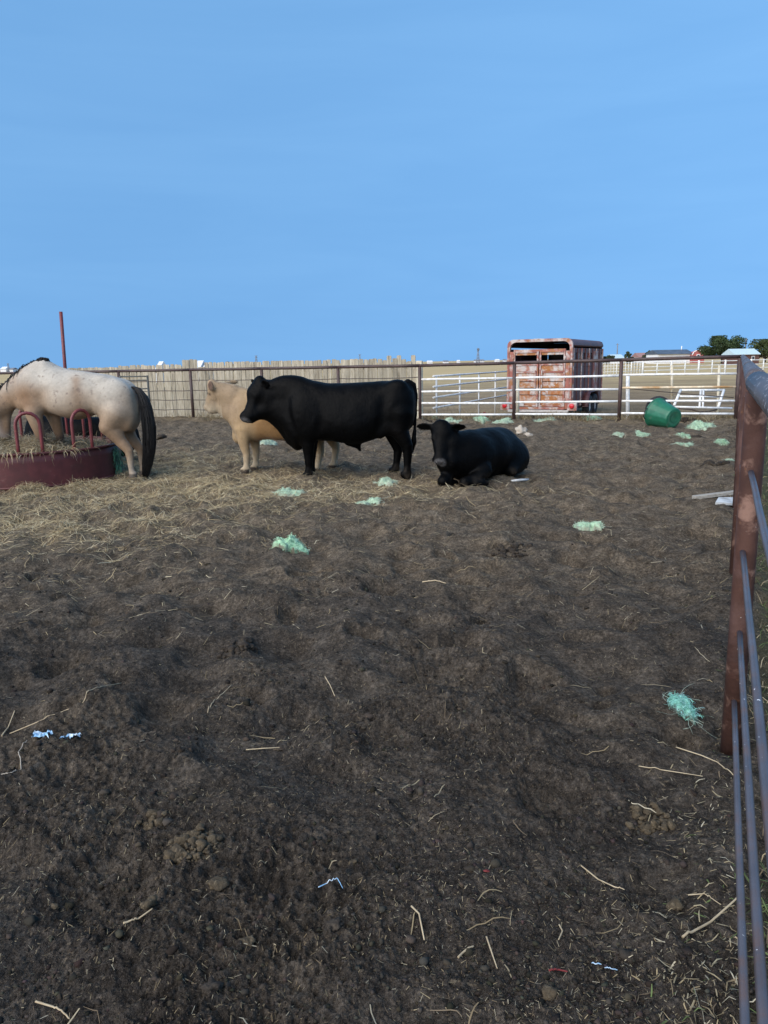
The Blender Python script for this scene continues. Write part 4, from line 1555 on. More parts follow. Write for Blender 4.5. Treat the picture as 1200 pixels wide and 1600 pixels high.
def make_bull():
    fr = Frame(360, 560, 3.75, 690, 700, 10.5)
    X, Z, P = fr.X, fr.Z, fr.P
    root = empty('black_bull', fr.base)
    tag(root, 'large black bull standing side on, head to the left', 'bull')
    g = SDF((X(10), -.50, -.03), (X(1110), .50, Z(95)), .0134)
    st = [(1083, 215, 330, .09), (1068, 172, 400, .19), (1035, 147, 432, .255), (985, 139, 444, .285), (900, 142, 458, .315), (820, 147, 490, .35), (740, 151, 510, .365),
          (650, 155, 500, .365), (580, 155, 492, .355), (500, 140, 490, .335), (430, 127, 515, .305), (385, 125, 528, .27), (340, 127, 490, .23), (300, 132, 432, .195), (250, 140, 388, .165), (200, 148, 362, .135), (165, 158, 340, .10)]
    g.trunk([(fr.W(a, (b + c) / 2)[0], Z(b, a), Z(c, a), d) for a, b, c, d in st], .03, 2.3, .10)
    # neck crest, shoulder, brisket, haunch
    g.ell(P(345, 190), (.28, .17, .17), None, .10)
    for s in (-1, 1):
        g.ell(P(430, 330, s * .20), (.19, .13, .30), None, .09)
        g.ell(P(500, 400, s * .21), (.13, .10, .17), None, .08)
        g.ell(P(960, 260, s * .17), (.22, .13, .26), None, .09)
        g.ell(P(985, 165, s * .17), (.10, .07, .06), None, .07)     # hook bone
        g.ell(P(700, 380, s * .20), (.34, .16, .26), None, .10)
    g.ell(P(395, 490), (.11, .10, .13), None, .07)
    # dewlap folds
    g.chain([P(235, 345), P(300, 415), P(350, 480)], [.05, .06, .07], .08)
    for s in (-1, 1):
        g.chain([P(520, 210, s * .375), P(545, 330, s * .405), P(530, 440, s * .375)], [.05] * 3, .07, cut=True)      # behind the shoulder
        g.chain([P(905, 215, s * .355), P(893, 330, s * .385), P(880, 420, s * .365)], [.06] * 3, .07, cut=True)      # flank hollow
        g.chain([P(325, 190, s * .265), P(345, 320, s * .285), P(375, 430, s * .31)], [.05] * 3, .06, cut=True)       # neck into shoulder
        g.chain([P(650, 215, s * .37), P(760, 205, s * .375), P(860, 195, s * .35)], [.03] * 3, .05, cut=True)        # under the loin
    # legs
    cow_leg(g, [P(455, 420, -.17), P(462, 500, -.17), P(466, 565, -.16), P(467, 640, -.16), P(464, 676, -.16), P(462, 690, -.16)], [.135, .098, .070, .050, .058, .060])
    cow_leg(g, [P(470, 420, .17), P(468, 510, .17), P(470, 575, .16), P(470, 645, .16), P(468, 678, .16), P(466, 692, .16)], [.13, .095, .068, .048, .056, .058])
    cow_leg(g, [P(990, 330, -.15), P(985, 420, -.17), P(1030, 510, -.18), P(1036, 545, -.18), P(1034, 630, -.18), P(1032, 672, -.18), P(1030, 692, -.18)], [.18, .135, .085, .070, .050, .058, .058])
    cow_leg(g, [P(965, 330, .17), P(945, 430, .18), P(975, 520, .17), P(984, 555, .17), P(975, 630, .17), P(966, 668, .17), P(962, 688, .17)], [.20, .135, .085, .068, .050, .058, .058])
    # sheath, flank fold, tail
    g.chain([P(700, 495), P(745, 520), P(760, 548)], [.07, .045, .018], .05)
    g.chain([P(880, 445, -.20), P(925, 410, -.20)], [.05, .07], .10)
    g.chain([P(1040, 148), P(1074, 165), P(1086, 220), P(1086, 330), P(1078, 450)], [.045, .036, .028, .022, .020], .02)
    g.chain([P(1078, 440), P(1074, 500), P(1068, 560)], [.020, .042, .012], .02)
    A = head_axes(R(61), R(30))
    eyes, loc = cow_head(g, P(158, 132, -.03), A, .60, ear=(.34, -.02, .02))
    g.chain([P(92, 345, -.13), P(118, 342, -.11), P(160, 328, -.08), P(228, 298)], [.060, .070, .095, .15], .06)
    g.chain([P(215, 230), P(180, 215, -.02), P(150, 215, -.03)], [.17, .15, .12], .07)     # throat into the head
    finish_body(g, 'body', 'black_coat', root, black_colour(loc, 3), .006, 8, htone=(.3, 3.4))
    eyeballs(root, eyes, .020)
    return root


make_bull()


def make_tan():
    fr = Frame(280, 540, 4.2857, 700, 845, 11.15)
    X, Z, P = fr.X, fr.Z, fr.P
    root = empty('tan_cow', fr.base)
    tag(root, 'pale tan cow half hidden behind the black bull, looking left', 'cow')
    g = SDF((X(120), -.45, -.03), (X(1130), .45, Z(205)), .0134)
    st = [(1092, 420, 520, .08), (1064, 345, 600, .19), (1000, 312, 632, .25), (900, 302, 642, .285), (780, 306, 645, .31), (680, 310, 640, .31), (580, 308, 632, .30), (500, 298, 640, .27),
          (440, 285, 650, .235), (395, 276, 640, .20), (355, 268, 575, .165), (310, 258, 490, .14), (275, 254, 430, .12)]
    g.trunk([(fr.W(a, (b + c) / 2)[0], Z(b, a), Z(c, a), d) for a, b, c, d in st], .03, 2.25, .08)
    for s in (-1, 1):
        g.ell(P(445, 470, s * .16), (.15, .10, .26), None, .08)
        g.ell(P(990, 450, s * .15), (.18, .12, .24), None, .08)
        g.ell(P(700, 520, s * .18), (.30, .14, .20), None, .09)
    g.ell(P(390, 610), (.08, .07, .11), None, .06)
    cow_leg(g, [P(440, 560, -.15), P(445, 650, -.15), P(462, 722, -.14), P(462, 790, -.14), P(458, 825, -.14), P(454, 838, -.14)], [.115, .080, .056, .042, .049, .050])
    cow_leg(g, [P(480, 560, .15), P(495, 650, .15), P(505, 715, .14), P(503, 780, .14), P(500, 808, .14), P(497, 822, .14)], [.11, .078, .054, .041, .047, .049])
    cow_leg(g, [P(960, 500, -.16), P(925, 600, -.17), P(945, 680, -.16), P(950, 710, -.16), P(935, 785, -.16), P(926, 825, -.16), P(922, 840, -.16)], [.19, .12, .070, .058, .044, .050, .050])
    cow_leg(g, [P(1020, 500, .16), P(1000, 600, .17), P(1040, 680, .16), P(1045, 705, .16), P(1035, 775, .16), P(1030, 808, .16), P(1026, 822, .16)], [.18, .115, .070, .058, .044, .050, .050])
    g.chain([P(1075, 330), P(1098, 360), P(1100, 480), P(1098, 640)], [.04, .03, .022, .03], .02)
    A = head_axes(R(78), R(-14))
    eyes, loc = cow_head(g, P(204, 250, .02), A, .45, ears=(), fat=1.05)
    g.chain([P(262, 305, -.07), P(240, 292, -.13)], [.035, .03], .03)
    g.ell(P(228, 272, -.16), (.042, .024, .078), None, .02)
    g.ell(P(225, 270, -.185), (.022, .016, .055), None, .012, cut=True)
    g.chain([P(300, 262, .08), P(350, 250, .20)], [.03, .025], .03)
    g.ell(P(345, 250, .19), (.075, .045, .030), None, .02)
    g.ell(P(232, 385, .03), (.13, .10, .13), None, .06)
    g.ell(P(186, 418, .05), (.065, .075, .06), None, .04)
    g.chain([P(350, 340), P(300, 330, .01), P(255, 335, .03)], [.155, .14, .12], .06)
    g.chain([P(225, 410, .04), P(285, 415, .02), P(335, 450, .0)], [.07, .10, .13], .06)

    def colour(V, n):
        k = fbm3(V * 2.2, 3, 4); k2 = fbm3(V * 7, 3, 6)
        gold = np.array([.33, .185, .075]); cream = np.array([.37, .26, .145]); grey = np.array([.25, .185, .125]); white = np.array([.48, .40, .285])
        C = np.broadcast_to(cream, V.shape).copy()
        def lay(c, t): C[:] = C * (1 - t[:, None]) + c * t[:, None]
        lay(grey, sstep(X(520), X(380), V[:, 0]) * sstep(Z(560), Z(420), V[:, 2]) * (.6 + .3 * k2))
        lay(gold, sstep(X(470), X(560), V[:, 0]) * (.75 + .35 * k) * sstep(.35, .55, V[:, 2]))
        lay(gold * .8, sstep(.75, .50, V[:, 2]) * sstep(X(480), X(600), V[:, 0]) * sstep(.3, .5, V[:, 2]) * .6)
        lay(white, (1 - sstep(.10, .42, V[:, 2])) * .7)
        lay(np.array([.10, .075, .055]), (1 - sstep(.0, .10, V[:, 2])) * sstep(-.1, .4, k2) * .8)
        q = loc(V)
        lay(white, sstep(.45, .9, q[:, 0]) * (q[:, 0] < 1.3) * (V[:, 0] < X(300)) * .6)
        for s in (1, -1):
            lay(np.array([.08, .055, .04]), (1 - sstep(.035, .085, np.linalg.norm(q - np.array([.36, s * .17, -.15]), axis=1))) * .9)
            lay(np.array([.15, .095, .07]), (1 - sstep(.035, .075, np.linalg.norm((V - np.array(P(225, 270, -.18))) * np.array([1.4, 1, .8]), axis=1))) * (n[:, 1] < -.3) * .85)
        ex, _, ez = P(186, 320)
        de = np.hypot((V[:, 0] - ex) * .8, V[:, 2] - ez)
        lay(np.array([.025, .018, .014]), (1 - sstep(.016, .034, de)) * (n[:, 1] < -.1) * (V[:, 1] < 0))
        lay(np.array([.06, .045, .035]), 1 - sstep(.05, .075, V[:, 2]))
        lay(np.array([.20, .135, .11]), (1 - sstep(.10, .17, np.linalg.norm(q - np.array([1.0, 0, -.17]), axis=1))) * .8)
        return np.clip(C * (1 + .18 * k2[:, None]), 0, .8)
    finish_body(g, 'body', 'tan_coat', root, colour, .006, 9, 4, hlen=.045, htone=(.7, 1.25))
    eyeballs(root, eyes, .018)


make_tan()


def make_calf():
    fr = Frame(630, 630, 5.4545, 430, 770, 9.55)
    X, Z, P = fr.X, fr.Z, fr.P
    root = empty('resting_black_cow', fr.base)
    tag(root, 'young black cow lying on the dirt, facing the camera', 'cow')
    g = SDF((X(100), -.65, -.05), (X(1260), 1.55, Z(180)), .0134)
    # body lies towards the right and away
    d = np.array([.56, .83, 0.0]); sd_ = np.array([.83, -.56, 0])
    o = np.array([.18, .12, 0])
    def B(t, side, z): return tuple(o + d * t + sd_ * side + np.array([0, 0, z]))
    Bm = np.stack([d, sd_, [0, 0, 1]], 1)
    g.ell(B(.10, 0, .37), (.34, .27, .33), Bm, .10)
    g.ell(B(.50, 0.02, .35), (.50, .35, .345), Bm, .12)
    g.ell(B(.92, 0.02, .32), (.42, .33, .32), Bm, .12)
    g.ell(B(.90, 0, .50), (.40, .16, .13), Bm, .12)
    g.ell(B(.98, .24, .24), (.34, .17, .24), Bm, .08)           # near haunch
    g.chain([B(1.05, .26, .22), B(.70, .33, .10)], [.16, .09], .08)
    g.ell(B(.12, .20, .33), (.20, .11, .25), Bm, .08)           # shoulder
    # neck and chest rising to the head
    hx, hz_ = X(318), Z(262)
    g.chain([B(.0, 0, .40), (X(400), .0, Z(420)), (X(345), -.06, Z(330))], [.25, .20, .13], .10)
    g.chain([B(-.02, -.02, .28), (X(385), -.08, Z(560))], [.24, .17], .10)
    # folded forelegs
    g.chain([(X(690), -.02, Z(650)), (X(610), -.14, Z(700)), (X(505), -.26, Z(722))], [.105, .080, .066], .05)
    g.chain([(X(505), -.26, Z(724)), (X(610), -.22, Z(742)), (X(690), -.16, Z(742))], [.062, .045, .042], .03)
    g.chain([(X(420), .02, Z(600)), (X(365), -.12, Z(680)), (X(325), -.22, Z(712))], [.12, .085, .066], .05)
    g.chain([(X(325), -.22, Z(714)), (X(400), -.14, Z(740)), (X(440), -.08, Z(742))], [.062, .046, .04], .03)
    g.chain([B(1.30, .0, .42), B(1.36, .10, .25), B(1.34, .28, .06)], [.035, .026, .02], .03)
    A = head_axes(R(64), R(80), roll=R(-3))
    eyes, loc = cow_head(g, (hx, -.10, Z(238)), A, .51, ear=(.42, -.06, .02), fat=1.25)
    V0 = finish_body(g, 'body', 'black_coat', root, black_colour(loc, 9), .006, 8, 2, htone=(.3, 3.4))
    eyeballs(root, eyes, .019)
    return root


calf = make_calf()
c2 = copy_tree(calf)
c2.name = 'resting_black_cow'
c2.location = (-5.75, 12.55, .10)
c2.rotation_euler = (0, 0, R(-45))
tag(c2, 'black cow resting behind the feeder, seen only under the horse\'s belly', 'cow')


def make_horse():
    fr = Frame(0, 460, 3.75, 480, 1078, 10.78)
    X, Z, P = fr.X, fr.Z, fr.P
    root = empty('roan_horse', fr.base)
    tag(root, 'pale roan horse with black tail, eating from the round feeder', 'horse')
    g = SDF((X(-215), -.45, -.03), (X(860), .45, Z(350)), .0134)
    st = [(812, 625, 705, .06), (798, 570, 760, .16), (768, 527, 800, .215), (720, 494, 800, .25), (660, 471, 775, .275), (600, 461, 738, .285), (555, 455, 704, .285), (500, 447, 722, .295),
          (440, 440, 733, .30), (380, 425, 722, .295), (330, 402, 706, .27), (280, 379, 696, .235), (230, 386, 694, .205), (180, 410, 680, .175), (140, 433, 655, .15), (100, 465, 660, .125), (60, 500, 682, .115), (15, 545, 715, .11), (-30, 580, 740, .10), (-70, 600, 720, .085)]
    g.trunk([(fr.W(a, (b + c) / 2)[0], Z(b, a), Z(c, a), d) for a, b, c, d in st], .03, 2.15, .06)
    for s in (-1, 1):
        g.ell(P(215, 560, s * .13), (.20, .10, .26), None, .08)       # shoulder
        g.ell(P(225, 650, s * .14), (.14, .09, .13), None, .07)
        g.ell(P(690, 600, s * .15), (.26, .14, .26), None, .08)       # haunch
        g.ell(P(745, 700, s * .13), (.14, .11, .22), None, .08)
        g.ell(P(430, 620, s * .17), (.32, .13, .20), None, .09)
        g.ell(P(610, 500, s * .14), (.09, .06, .06), None, .07)
    g.ell(P(150, 640), (.10, .13, .12), None, .08)                   # breast
    # hind legs
    def hind(dx, yy):
        g.chain([P(700 + dx, 690, yy), P(665 + dx, 765, yy * 1.1), P(728 + dx, 850, yy), P(775 + dx, 905, yy), P(783 + dx, 940, yy), P(790 + dx, 1010, yy), P(797 + dx, 1040, yy), P(806 + dx, 1054, yy)],
                [.20, .145, .085, .066, .052, .038, .048, .042], .06)
        hx_, hy_, hz_ = P(808 + dx, 1062, yy)
        g.chain([(hx_ - .01, yy, .075), (hx_ - .025, yy, .028)], [.050, .060], .012)
    hind(0, -.16)
    hind(24, .15)
    def fore(xe, xk, xf, yy, up):
        zk = 835
        g.chain([P(xe, 690, yy), P((xe + xk) / 2, 760, yy), P(xk, zk, yy), P(xk + 3, zk + 40, yy), P(xf, 960, yy), P(xf - 2, 988, yy), P(xf - 8, 1004, yy)], [.115, .085, .060, .046, .036, .045, .042], .05)
        zz = Z(1012) - .02
        g.chain([(X(xf - 10), yy, zz), (X(xf - 16), yy, zz - .045)], [.050, .060], .012)
    fore(225, 268, 276, -.15, 0)
    fore(285, 326, 345, .14, 0)
    # head hanging into the hay
    T0 = P(-62, 620)
    A = head_axes(R(80), R(0))
    L = .58
    T = lambda x, y, z: np.array(T0) + A @ (np.array([x, y, z]) * L)
    A2 = head_axes(R(94), R(8))
    T = lambda x, y, z: np.array(T0) + A2 @ (np.array([x, y, z]) * L)
    g.chain([T(-.02, 0, -.12), T(.35, 0, -.15), T(.70, 0, -.16), T(.93, 0, -.18)], [.15 * L, .165 * L, .12 * L, .11 * L], .05)
    g.ell(T(.20, 0, -.33), np.array([.20, .13, .17]) * L, A2, .06)
    g.chain([T(.25, 0, -.36), T(.65, 0, -.30), T(.92, 0, -.27)], [.12 * L, .085 * L, .075 * L], .05)
    g.chain([P(-20, 650), T(.08, 0, -.25)], [.16, .13], .08)
    eyes = []
    for s in (1, -1):
        g.ell(T(.30, s * .14, -.12), np.array([.07, .05, .05]) * L, A2, .03)
        g.ell(T(.99, s * .06, -.14), np.array([.03, .02, .025]) * L, A2, .01, cut=True)
        eyes.append(T(.31, s * .155, -.14))
        g.chain([T(-.02, s * .10, -.08), T(-.16, s * .13, -.09), T(-.28, s * .12, -.10)], [.05 * L, .06 * L, .015], .02)

    def colour(V, n):
        x, y, z = V.T
        k = fbm3(V * 2.0, 3, 14); k2 = fbm3(V * 6, 3, 16); k3 = fbm3(V * 24, 2, 18)
        white = np.array([.425, .392, .335]); tan = np.array([.20, .115, .06]); buff = np.array([.32, .23, .15]); dark = np.array([.035, .03, .028]); grey = np.array([.21, .19, .175])
        C = np.broadcast_to(buff, V.shape).copy()
        def lay(c, t): C[:] = C * (1 - np.clip(t, 0, 1)[:, None]) + c * np.clip(t, 0, 1)[:, None]
        lay(white, sstep(Z(600), Z(490), z + .12 * k) * .85)
        lay(white, np.exp(-(((x - X(690)) / .30) ** 2 + ((z - Z(560)) / .28) ** 2)) * .8)
        lay(white, np.exp(-(((x - X(400)) / .22) ** 2 + ((z - Z(570)) / .28) ** 2)) * .5)
        lay(tan, np.exp(-(((x - X(215) + .05 * k2) / .19) ** 2 + ((z - Z(600)) / .24) ** 2)) * .95)
        lay(tan, np.exp(-(((x - X(515) + .04 * k2) / .075) ** 2)) * sstep(Z(735), Z(640), z) * sstep(Z(455), Z(500), z) * .6 * (1 + .5 * k2))
        lay(tan, sstep(X(230), X(110), x) * .55 * (.8 + .5 * k2))
        lay(white, np.exp(-(((x - X(320)) / .16) ** 2 + ((z - Z(450)) / .10) ** 2)) * .8)
        lay(tan * .9, sstep(Z(690), Z(800), z) * (x < X(420)) * sstep(.30, .5, z) * .75)
        lay(tan, sstep(Z(660), Z(820), z) * (x > X(540)) * .6 * sstep(.25, .5, z))
        lay(tan, sstep(Z(640), Z(730), z) * (x > X(300)) * (x < X(560)) * .55)
        lay(white, (1 - sstep(.12, .40, z)) * (x > X(560)) * .55 * (.6 + .6 * k2))
        lay(dark, sstep(.28, .52, k2) * (1 - sstep(.30, .52, z)) * (x > X(560)) * .8)
        lay(dark, sstep(Z(800), Z(850), z) * (x < X(420)) * .85 * (z < .72) * (x > X(130)))
        lay(dark, (1 - sstep(.075, .095, z)) * .8 * (x > X(500)))
        lay(grey, sstep(X(40), X(-10), x) * (z < Z(680)) * .75)
        lay(grey * .7, (x < X(60)) * sstep(Z(760), Z(830), z) * .7)
        sp = sstep(.36, .5, k3) * sstep(-.35, .25, k + .4 * k2) * sstep(Z(720), Z(600), z)
        lay(np.array([.11, .075, .06]), sp * .6)
        sc_ = sstep(.5, .62, fbm3(V * np.array([10, 10, 26]), 2, 33)) * (x > X(540)) * sstep(Z(560), Z(480), z)
        lay(np.array([.12, .085, .07]), sc_ * .6)
        roan = fbm3(V * 45, 2, 51); pt = fbm3(V * 4.2, 3, 53)
        return np.clip(C * (1 + .12 * k2[:, None] + .16 * roan[:, None] + .16 * pt[:, None]), 0, .8)
    finish_body(g, 'body', 'horse_coat', root, colour, .007, 5, 8, hairs=16000, hlen=.016, htone=(.7, 1.25))
    eyeballs(root, eyes, .02)
    # tail: long black strands
    rng = np.random.default_rng(4)
    n = 620
    V = []; F = []; C = []
    m = MB()
    key = [(772, 540, 0), (803, 548, 0), (834, 590, 0), (858, 670, 0), (872, 780, 0), (874, 900, 0), (864, 1005, 0), (850, 1082, 0)]
    wid = [.018, .04, .062, .080, .092, .088, .068, .03]
    key = np.array([P(a, b, c) for a, b, c in key])
    for i in range(n):
        an = rng.uniform(0, 2 * np.pi); q = math.sqrt(rng.uniform(0, 1))
        end = rng.uniform(.80, 1.0) if i > 60 else rng.uniform(.45, .9)
        pts = []; m_ = 12
        ph = rng.uniform(0, 6.28)
        for k in range(m_):
            t = end * k / (m_ - 1) * 7
            j = min(int(t), 6); f = t - j
            f2 = f * f * (3 - 2 * f) * .5 + f * .5
            c = key[j] * (1 - f2) + key[j + 1] * f2
            wd = wid[j] * (1 - f2) + wid[j + 1] * f2
            pts.append((c[0] + wd * q * math.cos(an) + .012 * math.sin(t * 1.3 + ph), c[1] + wd * 1.1 * q * math.sin(an) + .05 * 0, c[2] + .004 * math.sin(t * 3 + ph)))
        r0 = rng.uniform(.0025, .0065)
        m.tube(pts, [r0 * (1 - .6 * k / (m_ - 1)) for k in range(m_)], 3, cap=False)
    tl = m.build('tail', 'hair', root, fix=False)
    tone = np.repeat(rng.uniform(.5, 2.2, n), 36)
    set_col(tl.data, np.array([.0095, .0085, .008])[None, :] * tone[:, None])
    # mane: short dark strands lying over the crest
    m = MB(); n = 230
    crest = np.array([P(a, b) for a, b in ((292, 384), (255, 378), (230, 386), (180, 408), (140, 431), (100, 463), (60, 498), (15, 543), (-30, 578), (-60, 598))])
    for i in range(n):
        t = (i + rng.uniform()) / n * 8.99
        j = int(t); c = crest[j] * (1 - t + j) + crest[j + 1] * (t - j)
        ln = rng.uniform(.06, .15) * (1.1 if t < 1.5 else 1)
        side = 1 if t > 1.6 and rng.uniform() < .6 else -1
        sw = -.3 + rng.normal() * .25
        c = c + np.array([0, 0, .012])
        pts = [c + np.array([0, 0, -.03]), c + np.array([sw * ln * .35, side * ln * .28, .016]), c + np.array([sw * ln * .8, side * ln * .62, -.03 - ln * .28]), c + np.array([sw * ln, side * ln * .8, -.05 - ln * .75])]
        m.tube(pts, [.006, .007, .005, .002], 3, cap=False)
    mn = m.build('mane', 'hair', root, fix=False)
    set_col(mn.data, np.array([.012, .010, .009])[None, :] * np.repeat(rng.uniform(.5, 2, n), 12)[:, None])


make_horse()

# ------------------------------------------------------------------ round hay feeder
def feeder():
    root = empty('hay_feeder', (FEED[0], FEED[1], 0))
    tag(root, 'round dark red metal hay feeder with arched bars', 'feeder')
    n = 72; hw = .475
    V = []; F = []
    prof = [(FEED_R, -.06), (FEED_R, .0), (FEED_R + .006, .10), (FEED_R + .002, .24), (FEED_R + .006, .36), (FEED_R, hw), (FEED_R - .012, hw), (FEED_R - .012, -.06)]
    m = MB(); m.lathe(prof, n, smooth=True); m.build('wall', 'feeder_red', root)
    for z in (hw + .008, .03):
        m = MB()
        pts = [((FEED_R + .004) * math.cos(a), (FEED_R + .004) * math.sin(a), z) for a in np.linspace(0, 2 * math.pi, n + 1)]
        m.tube(pts, .018, 8, cap=False); m.build('rim', 'feeder_red', root)
    face = math.atan2(-FEED[1], -FEED[0])        # towards the camera
    def arch(th):
        c = face + R(th)
        hwid = .155; top = 1.03
        pts = []
        for t, z in ((-1, hw - .14), (-1, .6), (-1, top - hwid * 1.05)):
            pts.append((t, z))
        for k in range(1, 8):
            a = math.pi - k * math.pi / 8
            pts.append((math.cos(a), top - hwid * 1.05 + hwid * 1.05 * math.sin(a)))
        for t, z in ((1, top - hwid * 1.05), (1, .6), (1, hw - .14)):
            pts.append((t, z))
        ang = hwid / FEED_R
        P = [((FEED_R - .045) * math.cos(c + t * ang), (FEED_R - .045) * math.sin(c + t * ang), z) for t, z in pts]
        m = MB(); m.tube(P, .023, 10); m.build('arch', 'red_pipe', root)
    for th in (-2, 33, 112, 146, 180, 213, 247, 281, 322):
        arch(th)


feeder()

STRAW = np.array([[.46, .37, .22], [.55, .46, .30], [.37, .29, .17], [.29, .22, .13], [.42, .36, .23], [.60, .53, .38], [.24, .18, .115]])


def straw_cols(n, rng=RNG, dark=1.0):
    c = STRAW[rng.integers(0, len(STRAW), n)] * rng.uniform(.7, 1.15, n)[:, None] * dark
    return c


def hay_in_feeder():
    rng = np.random.default_rng(5)
    # mound under loose hay
    nr, na = 18, 60
    V = []; 
    for i in range(nr):
        r = (FEED_R - .03) * i / (nr - 1)
        for k in range(na):
            a = 2 * math.pi * k / na
            x, y = r * math.cos(a), r * math.sin(a)
            V.append((x, y, 0))
    V = np.array(V)
    def top(x, y):
        r = np.hypot(x, y) / FEED_R
        return .36 + .16 * (1 - r ** 2) + .10 * noise2(x / .5 + 9, y / .5, 3) + .04 * noise2(x / .15, y / .15, 7) + .10 * np.exp(-((x + .5) ** 2 + (y + .2) ** 2) / .3)
    V[:, 2] = top(V[:, 0], V[:, 1])
    F = []
    for i in range(nr - 1):
        for k in range(na):
            F.append((i * na + k, (i + 1) * na + k, (i + 1) * na + (k + 1) % na, i * na + (k + 1) % na))
    C0 = np.tile(np.array([.13, .10, .06]), (len(V), 1))
    lst = [(V, np.array(F), C0)]
    n = 9000
    a = rng.uniform(0, 2 * np.pi, n); r = FEED_R * .98 * np.sqrt(rng.uniform(0, 1, n))
    x, y = r * np.cos(a), r * np.sin(a)
    r *= .90
    x, y = r * np.cos(a), r * np.sin(a)
    P = np.stack([x, y, top(x, y) + rng.uniform(-.03, .03, n)], 1)
    lst.append(ribbons(P, rng.uniform(0, 6.28, n), rng.uniform(-.3, .7, n), rng.uniform(.06, .24, n), rng.uniform(.003, .006, n), rng.normal(size=n) * 1.2, rng.uniform(-2.2, .2, n), 4, straw_cols(n, rng, .8), None, rng))
    # wisps hanging over the rim
    n = 150
    a = math.atan2(-FEED[1], -FEED[0]) + rng.choice([-.38, -.30, -.05, .35, -.7, -.9], n) + rng.normal(size=n) * .10
    x, y = (FEED_R - .02) * np.cos(a), (FEED_R - .02) * np.sin(a)
    P = np.stack([x, y, np.full(n, .47)], 1)
    lst.append(ribbons(P, a + rng.normal(size=n) * .7, rng.uniform(.3, 1.3, n), rng.uniform(.08, .38, n) * (1 + .6 * (np.cos(a * 1.0) < -2)), rng.uniform(.004, .008, n), rng.normal(size=n) * .6, -rng.uniform(1.8, 3.2, n), 5, straw_cols(n, rng), None, rng))
    V, F, C = join_np(lst)
    o = link_mesh('hay', np_mesh('hay', V, F, col=C), 'straw', None, (FEED[0], FEED[1], 0))
    tag(o, 'loose dry hay heaped inside the round feeder', 'hay', kind='stuff')


hay_in_feeder()


# ------------------------------------------------------------------ loose straw, chaff and clods on the ground
def scatter_polar(n, r0, r1, rng, az=43, power=1.0):
    """points spread evenly over the view: dense close by, thinner far off"""
    u = rng.uniform(0, 1, n)
    r = 1 / (1 / r0 + (1 / r1 - 1 / r0) * u) if power == 1 else np.sqrt(r0 * r0 + (r1 * r1 - r0 * r0) * u)
    a = rng.uniform(-az, az, n) * np.pi / 180
    return r * np.sin(a), r * np.cos(a), r


def in_pen(x, y):
    return (fence_s(x, y) < .1)


